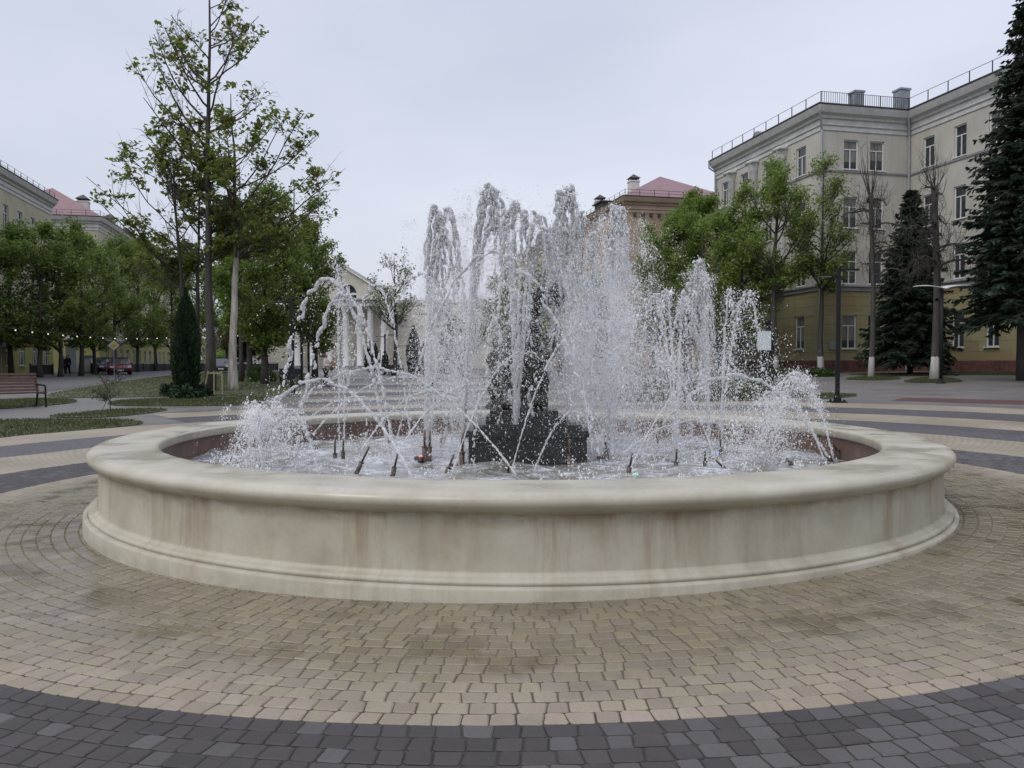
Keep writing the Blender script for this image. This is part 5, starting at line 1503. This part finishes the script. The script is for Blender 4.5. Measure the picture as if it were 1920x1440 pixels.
def burst(dm, p0, pa, n, packets=50, spread=.14, spray=.03, vvar=.16, tmin=.12, rmul=1., drift=(0, 0)):
    """fine drops thrown up from p0 towards pa, in filaments"""
    p0 = np.array(p0, float); pa = np.array(pa, float)
    _, v, ta, te = ballistic(p0, pa)
    n = int(n*.95); m = n//packets
    PP = []; DD = []
    for _ in range(packets):
        f = 1-abs(rng.normal(0, vvar)); f = max(f, .35)
        vv = v*np.array([1, 1, f]); vv[:2] += rng.normal(0, spread, 2)*vv[2]*.25+np.array(drift)
        tt = rng.uniform(tmin, 1.0)*(2*vv[2]/G9+.05)
        dur = rng.uniform(.03, .16)
        t = tt+rng.normal(0, dur, m); t = np.abs(t)
        P = pos(p0, vv, t); D = vel(vv, t)
        s = spray*(.35+t/te*1.6)[:, None]
        P = P+rng.normal(0, 1, P.shape)*s
        PP.append(P); DD.append(D)
    P = np.vstack(PP); D = np.vstack(DD)
    k = inwater(P); P, D = P[k], D[k]
    R = (rng.gamma(2.4, .00095, len(P))+.0011)*rmul
    big = rng.random(len(P)) < .03; R[big] *= 2.4
    blobs(dm, P, R*.9, D, 1.2+.16*np.minimum(np.linalg.norm(D, axis=1), 8))
    # the finest drops, drifting round the same filaments
    j = rng.integers(0, len(P), int(len(P)*.6)); P2 = P[j]+rng.normal(0, .045, (len(j), 3)); k = inwater(P2); P2 = P2[k]
    tetra(dm, P2, rng.uniform(.0012, .0024, len(P2)))

def W(p): return atd(*p)
jet_id = 0
def water_jet(label, ropes=(), bursts=(), crowns=(), cat='water jet', group='jets of the fountain'):
    """one jet: its ropes are its own mesh, its drops a part"""
    a = MB(); d = MB()
    for rp_ in ropes:
        p0, pa = W(rp_[0]), W(rp_[1]); kw = rp_[2] if len(rp_) > 2 else {}
        rope(a, d, p0, pa, **kw)
    for cx, top, hw, drop, D in crowns:
        for q in range(2):
            jx, jy = rng.normal(0, 2.5, 2); sgn = 1 if q else -1
            p0, pa = W((cx+sgn*(hw+jx), top+drop, D+rng.normal(0, .05))), W((cx+jx*.4, top+abs(jy), D+rng.normal(0, .03)))
            _, _, ta, te = ballistic(p0, pa)
            rope(a, d, p0, pa, r=.024-.005*q, t1=2*ta/te*rng.uniform(.9, 1.15), brk=.35, shed=260, wob=.022, smooth_to=0., dens=95)
    for bu in bursts:
        p0, pa = W(bu[0]), W(bu[1]); kw = bu[3] if len(bu) > 3 else {}
        burst(d, p0, pa, bu[2], **kw)
    if a.n:
        o = a.build('water_jet', M['rope'], smooth=True)
        if d.n: tag(d.build('droplets', M['drop'], o, smooth=True), kind='stuff')
    else:
        o = d.build('water_jet', M['drop'], smooth=True)
    return tag(o, label, cat, group)

V = dict(brk=.8, wob=.03, smooth_to=.5, shed=600, tr=.85)
# --- the tall plumes
water_jet('tall twin topped plume left of the sculpture, first high plume from the left',
  [((796, 845, 11), (812, 388, 11), dict(r=.026, **V)), ((800, 848, 11), (840, 391, 11), dict(r=.026, **V)), ((798, 845, 11), (824, 400, 11.1), dict(r=.022, **V)), ((798, 845, 11), (832, 430, 10.9), dict(r=.02, **V))],
  [((798, 850, 11), (826, 392, 11), 15000, dict(packets=110, spread=.16)), ((798, 850, 11), (826, 560, 11), 4000, dict(packets=40, spread=.26, spray=.05))],
  [(815, 390, 22, 130, 11), (841, 392, 20, 125, 11), (828, 440, 30, 120, 11)])
water_jet('tallest narrow plume with a rounded white head, just left of the sculpture',
  [((866, 857, 10.4), (916, 348, 10.4), dict(r=.027, **V)), ((866, 857, 10.4), (908, 360, 10.4), dict(r=.022, **V)), ((866, 857, 10.4), (926, 358, 10.5), dict(r=.024, **V)), ((866, 857, 10.4), (930, 395, 10.5), dict(r=.02, **V))],
  [((866, 857, 10.4), (917, 352, 10.4), 16000, dict(packets=110, spread=.14)), ((866, 857, 10.4), (880, 540, 10.4), 6500, dict(packets=50, spread=.3, spray=.05))],
  [(918, 349, 22, 130, 10.4), (915, 360, 17, 110, 10.4), (926, 420, 34, 130, 10.4)])
water_jet('plume rising in front of the sculpture, its top split in open loops',
  [((966, 862, 9.9), (963, 381, 9.9), dict(r=.024, **V)), ((966, 862, 9.9), (983, 398, 9.9), dict(r=.024, **V)), ((966, 862, 9.9), (1008, 406, 10), dict(r=.02, **V)), ((966, 862, 9.9), (948, 396, 9.9), dict(r=.02, **V)), ((966, 862, 9.9), (1020, 430, 10), dict(r=.018, **V))],
  [((966, 862, 9.9), (975, 450, 9.9), 3200, dict(packets=40, spread=.16)), ((966, 862, 9.9), (950, 590, 9.9), 1800, dict(packets=30, spread=.25))],
  [(966, 382, 26, 110, 9.9), (1007, 405, 19, 90, 9.9), (1018, 440, 16, 80, 10)])
water_jet('tall plume with an arched open top, right above the bent head of the sculpture',
  [((1068, 866, 10.2), (1048, 362, 10.2), dict(r=.026, **V)), ((1068, 866, 10.2), (1072, 353, 10.2), dict(r=.026, **V)), ((1068, 866, 10.2), (1060, 356, 10.3), dict(r=.022, **V)), ((1068, 866, 10.2), (1090, 400, 10.3), dict(r=.02, **V)), ((1068, 866, 10.2), (1035, 430, 10.2), dict(r=.02, **V))],
  [((1068, 866, 10.2), (1062, 420, 10.2), 15000, dict(packets=100, spread=.2)), ((1068, 866, 10.2), (1085, 540, 10.2), 11000, dict(packets=80, spread=.3, spray=.05))],
  [(1062, 354, 25, 120, 10.2), (1068, 362, 19, 100, 10.2), (1060, 430, 36, 130, 10.2)])
water_jet('broad dense white column of water, right of the arched plume, before the tan brick house',
  [((1140, 850, 11), (1150, 388, 11), dict(r=.026, **V)), ((1140, 850, 11), (1166, 392, 11), dict(r=.026, **V)), ((1140, 850, 11), (1158, 400, 11.1), dict(r=.022, **V))],
  [((1140, 850, 11), (1157, 386, 11), 30000, dict(packets=170, spread=.16, spray=.035)), ((1140, 850, 11), (1160, 520, 11), 15000, dict(packets=90, spread=.32, spray=.06)), ((1140, 850, 11), (1150, 650, 11), 9000, dict(packets=70, spread=.5, spray=.07))],
  [(1157, 388, 17, 110, 11), (1160, 400, 22, 130, 11)])
water_jet('lower dense plume between the arched plume and the broad white column',
  [((1108, 858, 10.6), (1112, 440, 10.6), dict(r=.022, **V))],
  [((1108, 858, 10.6), (1112, 430, 10.6), 15000, dict(packets=110, spread=.2, spray=.04)), ((1108, 858, 10.6), (1112, 600, 10.6), 9000, dict(packets=70, spread=.4, spray=.06))])
water_jet('slim pointed plume with a bead of water on top, right side, before the green trees',
  [((1330, 845, 10.9), (1312, 490, 10.9), dict(r=.022, **V)), ((1330, 845, 10.9), (1322, 515, 10.9), dict(r=.02, **V)), ((1330, 845, 10.9), (1300, 520, 10.9), dict(r=.02, **V))],
  [((1330, 845, 10.9), (1313, 505, 10.9), 7000, dict(packets=70, spread=.13, spray=.022)), ((1330, 845, 10.9), (1330, 640, 10.9), 4500, dict(packets=50, spread=.35, spray=.04))],
  [(1312, 491, 13, 100, 10.9), (1318, 520, 20, 110, 10.9), (1285, 560, 26, 90, 10.8)])
water_jet('ragged sheet of spray left of the slim pointed plume, with a frayed upper edge',
  [((1268, 868, 10.2), (1248, 546, 10.2), dict(r=.02, **V)), ((1268, 868, 10.2), (1228, 555, 10.2), dict(r=.018, **V)), ((1268, 868, 10.2), (1282, 548, 10.3), dict(r=.018, **V))],
  [((1268, 868, 10.2), (1225, 540, 10.2), 6500, dict(packets=60, spread=.26, spray=.03)), ((1268, 868, 10.2), (1250, 660, 10.2), 4200, dict(packets=60, spread=.5, spray=.05))])
water_jet('loose arm of large drops right of the slim pointed plume, before the ochre wall',
  [((1350, 850, 10.9), (1368, 545, 10.9), dict(r=.018, **V)), ((1350, 850, 10.9), (1400, 550, 10.9), dict(r=.018, **V))],
  [((1350, 850, 10.9), (1390, 545, 10.9), 5000, dict(packets=80, spread=.3, spray=.05, rmul=1.25))])
water_jet('thin straggling plume of beads before the far columned building',
  [((636, 850, 10.8), (634, 498, 10.8), dict(r=.015, brk=.9, wob=.02, smooth_to=.3, shed=500)), ((646, 850, 10.8), (642, 530, 10.8), dict(r=.013, brk=.9, wob=.02, smooth_to=.3, shed=400))],
  [((640, 850, 10.8), (640, 530, 10.8), 1200, dict(packets=40, spread=.25))])
water_jet('white column of spray left of the sculpture, before the dark lamp post',
  [((806, 850, 11), (850, 500, 11), dict(r=.018, **V))],
  [((850, 850, 11.2), (862, 520, 11.2), 9000, dict(packets=80, spread=.25, spray=.04)), ((850, 850, 11.2), (850, 640, 11.2), 6000, dict(packets=60, spread=.4, spray=.06))])
# --- fans at the two sides
fan_l = [((432, 872, 9.2), (505, 752, 9.3), dict(r=.013, brk=.5, smooth_to=.6, shed=200)), ((491, 876, 9.0), (478, 752, 9.1), dict(r=.017, brk=.5, smooth_to=.6, shed=200))]
water_jet('low white fan of spray at the left end of the pool', fan_l,
  [((491, 876, 9.0), (474, 754, 9.1), 8000, dict(packets=60, spread=.3, spray=.022, tmin=.25)), ((432, 872, 9.2), (500, 758, 9.2), 4000, dict(packets=40, spread=.25, spray=.03, tmin=.4)), ((530, 860, 9.2), (518, 785, 9.2), 1500, dict(packets=40, spread=.6, spray=.04))])
water_jet('white fan of spray thrown left by the pipes at the right end of the pool',
  [((1562, 858, 9.7), (1490, 700, 9.8), dict(r=.02, brk=.6, smooth_to=.5, shed=400)), ((1545, 862, 9.6), (1455, 735, 9.7), dict(r=.017, brk=.6, smooth_to=.5, shed=300))],
  [((1562, 858, 9.7), (1492, 692, 9.8), 8000, dict(packets=70, spread=.18, spray=.03, tmin=.3)), ((1545, 862, 9.6), (1450, 740, 9.7), 4500, dict(packets=50, spread=.28, spray=.04, tmin=.3)), ((1480, 860, 9.6), (1420, 775, 9.7), 2200, dict(packets=50, spread=.8, spray=.05))])
# --- arching ropes
Rk = dict(r=.025, brk=.32, wob=.024, smooth_to=.38, shed=260)
Rt = dict(r=.0155, brk=.35, wob=.016, smooth_to=.38, shed=140)
Bk = dict(r=.029, brk=.7, wob=.03, smooth_to=.2, shed=200)
for lab, a, b, kw in [
  ('high arch of beads falling at the far left, outermost over the dark trees', (733, 870, 9.6), (612, 524, 10), Bk),
  ('arch of broken beads just inside the outermost left arch', (744, 880, 9.3), (643, 552, 9.8), Bk),
  ('small arch of beads before the far pediment', (775, 862, 10), (703, 534, 10.4), dict(Bk, r=.018)),
  ('arch of beads over the sparse far tree', (905, 860, 10), (788, 514, 10.3), dict(Bk, r=.017)),
  ('highest wide arch crossing the tall plumes, sweeping down to the right', (735, 860, 9.6), (925, 473, 9.3), dict(Bk, r=.020, brk=.45)),
  ('low rope of water starting at the near rim and curving left over the pool', (776, 900, 8.5), (597, 712, 9.6), Rk),
  ('long straight rope crossing before the black plinth and arching to the left', (974, 899, 8.5), (700, 690, 9.9), dict(Rk, r=.019)),
  ('short rope diving into the left fan of spray', (596, 884, 8.7), (546, 770, 9), Rk),
  ('thin rope rising right from the leftmost slanted pipe', (678, 843, 9.3), (812, 732, 10), Rt),
  ('thin rope rising right from the second slanted pipe', (745, 850, 9.1), (888, 720, 9.9), Rt),
  ('thin rope near the brown back wall, rising from the left', (586, 815, 12), (762, 706, 12), Rt),
  ('thinnest rope over the banded paving on the left', (520, 850, 11.2), (672, 745, 11.4), Rt),
  ('wavy low rope landing right of the black plinth', (1000, 888, 9), (1082, 770, 9.3), Rt),
  ('low wavy rope before the brown wall, right half of the pool', (1168, 850, 9.3), (1304, 789, 9.6), Rt),
  ('rope slanting up right before the hedge', (1182, 878, 8.9), (1345, 690, 9.8), dict(Rt, r=.012)),
  ('rope thrown left from the right end pipes over the pool', (1552, 856, 9.7), (1378, 704, 9.8), Rk),
  ('rope slanting up left through the dense spray', (1345, 872, 9.2), (1190, 640, 9.8), dict(Rt, r=.012)),
  ('twisted rope falling past the bent head of the sculpture', (1110, 850, 9.6), (1000, 400, 9.5), dict(Bk, r=.018, brk=.5)),
  ('rope rising left of the sculpture before the black plinth', (850, 880, 9.1), (985, 660, 9.6), dict(Rk, r=.014)),
  ('thin rope from the third slanted pipe before the plinth', (960, 880, 8.9), (1090, 620, 9.7), dict(Rk, r=.013)),
]:
    water_jet(lab, [(a, b, kw)], (), (), 'water arc', 'arching ropes of water')

# --- general spray hanging between the jets
def mist():
    d = MB()
    spec = [((1105, 660), (50, 150), 15000), ((1170, 720), (75, 110), 14000), ((870, 660), (40, 130), 8000), ((1000, 700), (90, 90), 2200), ((1250, 760), (80, 75), 4500),
            ((840, 600), (35, 120), 6000), ((1350, 690), (45, 80), 1500), ((720, 700), (90, 110), 1500), ((1420, 770), (80, 45), 3500), ((560, 800), (60, 40), 2200), ((1000, 810), (330, 35), 7000)]
    for (cx, cy_), (sx, sy), n in spec:
        n = int(n)
        px = rng.normal(cx, sx, n); py = rng.normal(cy_, sy, n); D = rng.normal(10.4, .75, n)
        dx = (px-960)/F; dz = (720-py)/F; c, s = cos(PITCH), sin(PITCH)
        P = np.stack([dx, c+dz*s, -s+dz*c], 1); P = P*(D/P[:, 1])[:, None]+np.array([0, 0, EYE])
        k = inwater(P) & (py > 400); P = P[k]
        R = rng.gamma(2.2, .0008, len(P))+.0009
        h2 = len(P)//2; blobs(d, P[:h2], R[:h2], np.tile([0, 0, 1.], (h2, 1)), 1.3)
        P3 = np.repeat(P[h2:], 2, 0)+rng.normal(0, .05, (2*(len(P)-h2), 3)); P3 = P3[inwater(P3)]; tetra(d, P3, rng.uniform(.0012, .0025, len(P3)))
    # splashes where the water comes down
    for _ in range(420):
        a = rng.uniform(0, 2*pi); r = 3.9*sqrt(rng.random()); n = rng.integers(6, 26)
        c0 = np.array([CX+r*cos(a), CY+r*sin(a), WZ])
        v = rng.normal(0, .35, (n, 3)); v[:, 2] = np.abs(rng.normal(.9, .5, n)); t = rng.uniform(.02, .2, n)[:, None]
        P = c0+v*t-np.array([0, 0, 4.9])*t*t; k = inwater(P)
        blobs(d, P[k], (rng.gamma(3, .0016, n)+.0015)[k], v[k], 1.4)
    o = d.build('water_spray', M['drop'], smooth=True)
    tag(o, 'fine white spray hanging over the whole fountain pool', 'spray', kind='stuff')
mist()

# --- nozzles and lights in the pool
def nozzle(p, top, r=.018, m='steel', label='', bulb=True):
    p = np.array(p); top = np.array(top)
    o = empty('fountain_nozzle', p, 0, label, 'nozzle', 'nozzles of the fountain')
    d = top-p; L = np.linalg.norm(d); d = d/L
    MB().tube([d*L*.38, d*L*.8, d*L], [r*.66, r*.62, r*.58], 12).build('tip', M[m], o, True)
    MB().tube([d*-.12, d*0, d*L*.37, d*L*.40], [r*1.35, r*1.35, r*1.3, r*.8], 12).build('barrel', M[m], o, True)
    MB().tube([d*L*.36, d*L*.39], [r*1.7, r*1.7], 12).build('collar', M[m], o, True)
    if bulb:
        MB().box(d*-.02+np.array([-.05, 0, 0]), (.16, .05, .05)).build('valve', M[m], o)
    return o
WD = lambda px, py: atd(px, py, max(8.6, (EYE-WZ)*F/(py-681)))
NZ = [(670, 884, 692, 838, 'steel', 'slanted dark pipe nozzle, leftmost of the front row'),
      (736, 892, 746, 850, 'steel', 'slanted dark pipe nozzle, second of the front row from the left'),
      (836, 892, 851, 852, 'steel', 'slanted dark pipe nozzle just left of the black plinth'),
      (946, 893, 962, 862, 'steel', 'slanted dark pipe nozzle before the black plinth'),
      (1178, 890, 1186, 850, 'steel', 'thin dark pipe nozzle right of the black plinth'),
      (628, 866, 628, 824, 'steel', 'upright nozzle lit green, left of its pair'),
      (643, 862, 644, 822, 'steel', 'upright nozzle lit green, right of its pair'),
      (731, 838, 728, 802, 'steel', 'slim nozzle before the brown back wall on the left'),
      (796, 856, 796, 806, 'brass', 'copper nozzle under the twin topped plume, left of its pair'),
      (805, 856, 806, 808, 'brass', 'copper nozzle under the twin topped plume, right of its pair'),
      (829, 836, 831, 800, 'brass', 'copper nozzle standing behind the red lamp'),
      (866, 870, 867, 812, 'brass', 'copper nozzle at the left corner of the black plinth'),
      (968, 868, 966, 820, 'brass', 'copper nozzle at the middle of the black plinth'),
      (1068, 872, 1066, 820, 'brass', 'copper nozzle at the right corner of the black plinth'),
      (1137, 856, 1134, 815, 'brass', 'copper nozzle under the broad white column'),
      (1232, 834, 1232, 808, 'steel', 'slim far nozzle before the back wall on the right'),
      (1267, 880, 1269, 842, 'steel', 'upright nozzle beside the bright green lamp'),
      (1322, 876, 1322, 846, 'steel', 'short upright nozzle right of the bright green lamp'),
      (1331, 846, 1329, 800, 'steel', 'tall upright nozzle between the blue lamps'),
      (1352, 858, 1350, 806, 'steel', 'tall upright nozzle right of the blue lamps'),
      (1362, 884, 1342, 862, 'steel', 'slanted nozzle leaning left, right part of the front row'),
      (1486, 872, 1474, 860, 'steel', 'short slanted nozzle leaning left near the right rim'),
      (1556, 862, 1544, 840, 'steel', 'thick slanted pipe at the right end, left of its pair'),
      (1574, 856, 1560, 828, 'steel', 'thick slanted pipe at the right end, right of its pair'),
      (491, 878, 490, 868, 'steel', 'low nozzle under the left fan of spray'),
      (430, 872, 436, 854, 'steel', 'leaning nozzle at the left end of the pool')]
for x0, y0, x1, y1, m_, lab in NZ:
    p = WD(x0, y0); nozzle(p, atd(x1, y1, p[1]+.02), .024 if m_ == 'brass' or x0 > 1540 else .019, m_, lab, m_ == 'brass')
for x, y, m_, lab in [(642, 846, 'led_green', 'green lamp between the pair of upright nozzles'), (1275, 884, 'led_green', 'bright green lamp near the rim, right of the plinth'), (1192, 891, 'led_green', 'dim green lamp beside the thin dark pipe nozzle'),
                  (1275, 833, 'led_blue', 'leftmost of the three blue lamps'), (1320, 838, 'led_blue', 'middle one of the three blue lamps'), (1345, 851, 'led_blue', 'rightmost of the three blue lamps'),
                  (789, 857, 'led_red', 'red lamp left of the copper nozzle pair'), (818, 836, 'led_red', 'red lamp before the far copper nozzle'), (968, 864, 'led_red', 'red lamp at the middle of the plinth'), (1072, 866, 'led_red', 'red lamp at the right corner of the plinth')]:
    p = WD(x, y); r = .035 if m_ != 'led_blue' else .022
    o = empty('pool_lamp', p, 0, lab, 'lamp', 'coloured lamps in the pool')
    MB().lathe([(0, .02), (r*.7, .016), (r, .004)], 14).build('lens', M[m_], o, True)
    MB().lathe([(r, .010), (r*1.25, .004), (r*1.25, -.10), (0, -.10)], 14).build('housing', M['steel'], o, True)
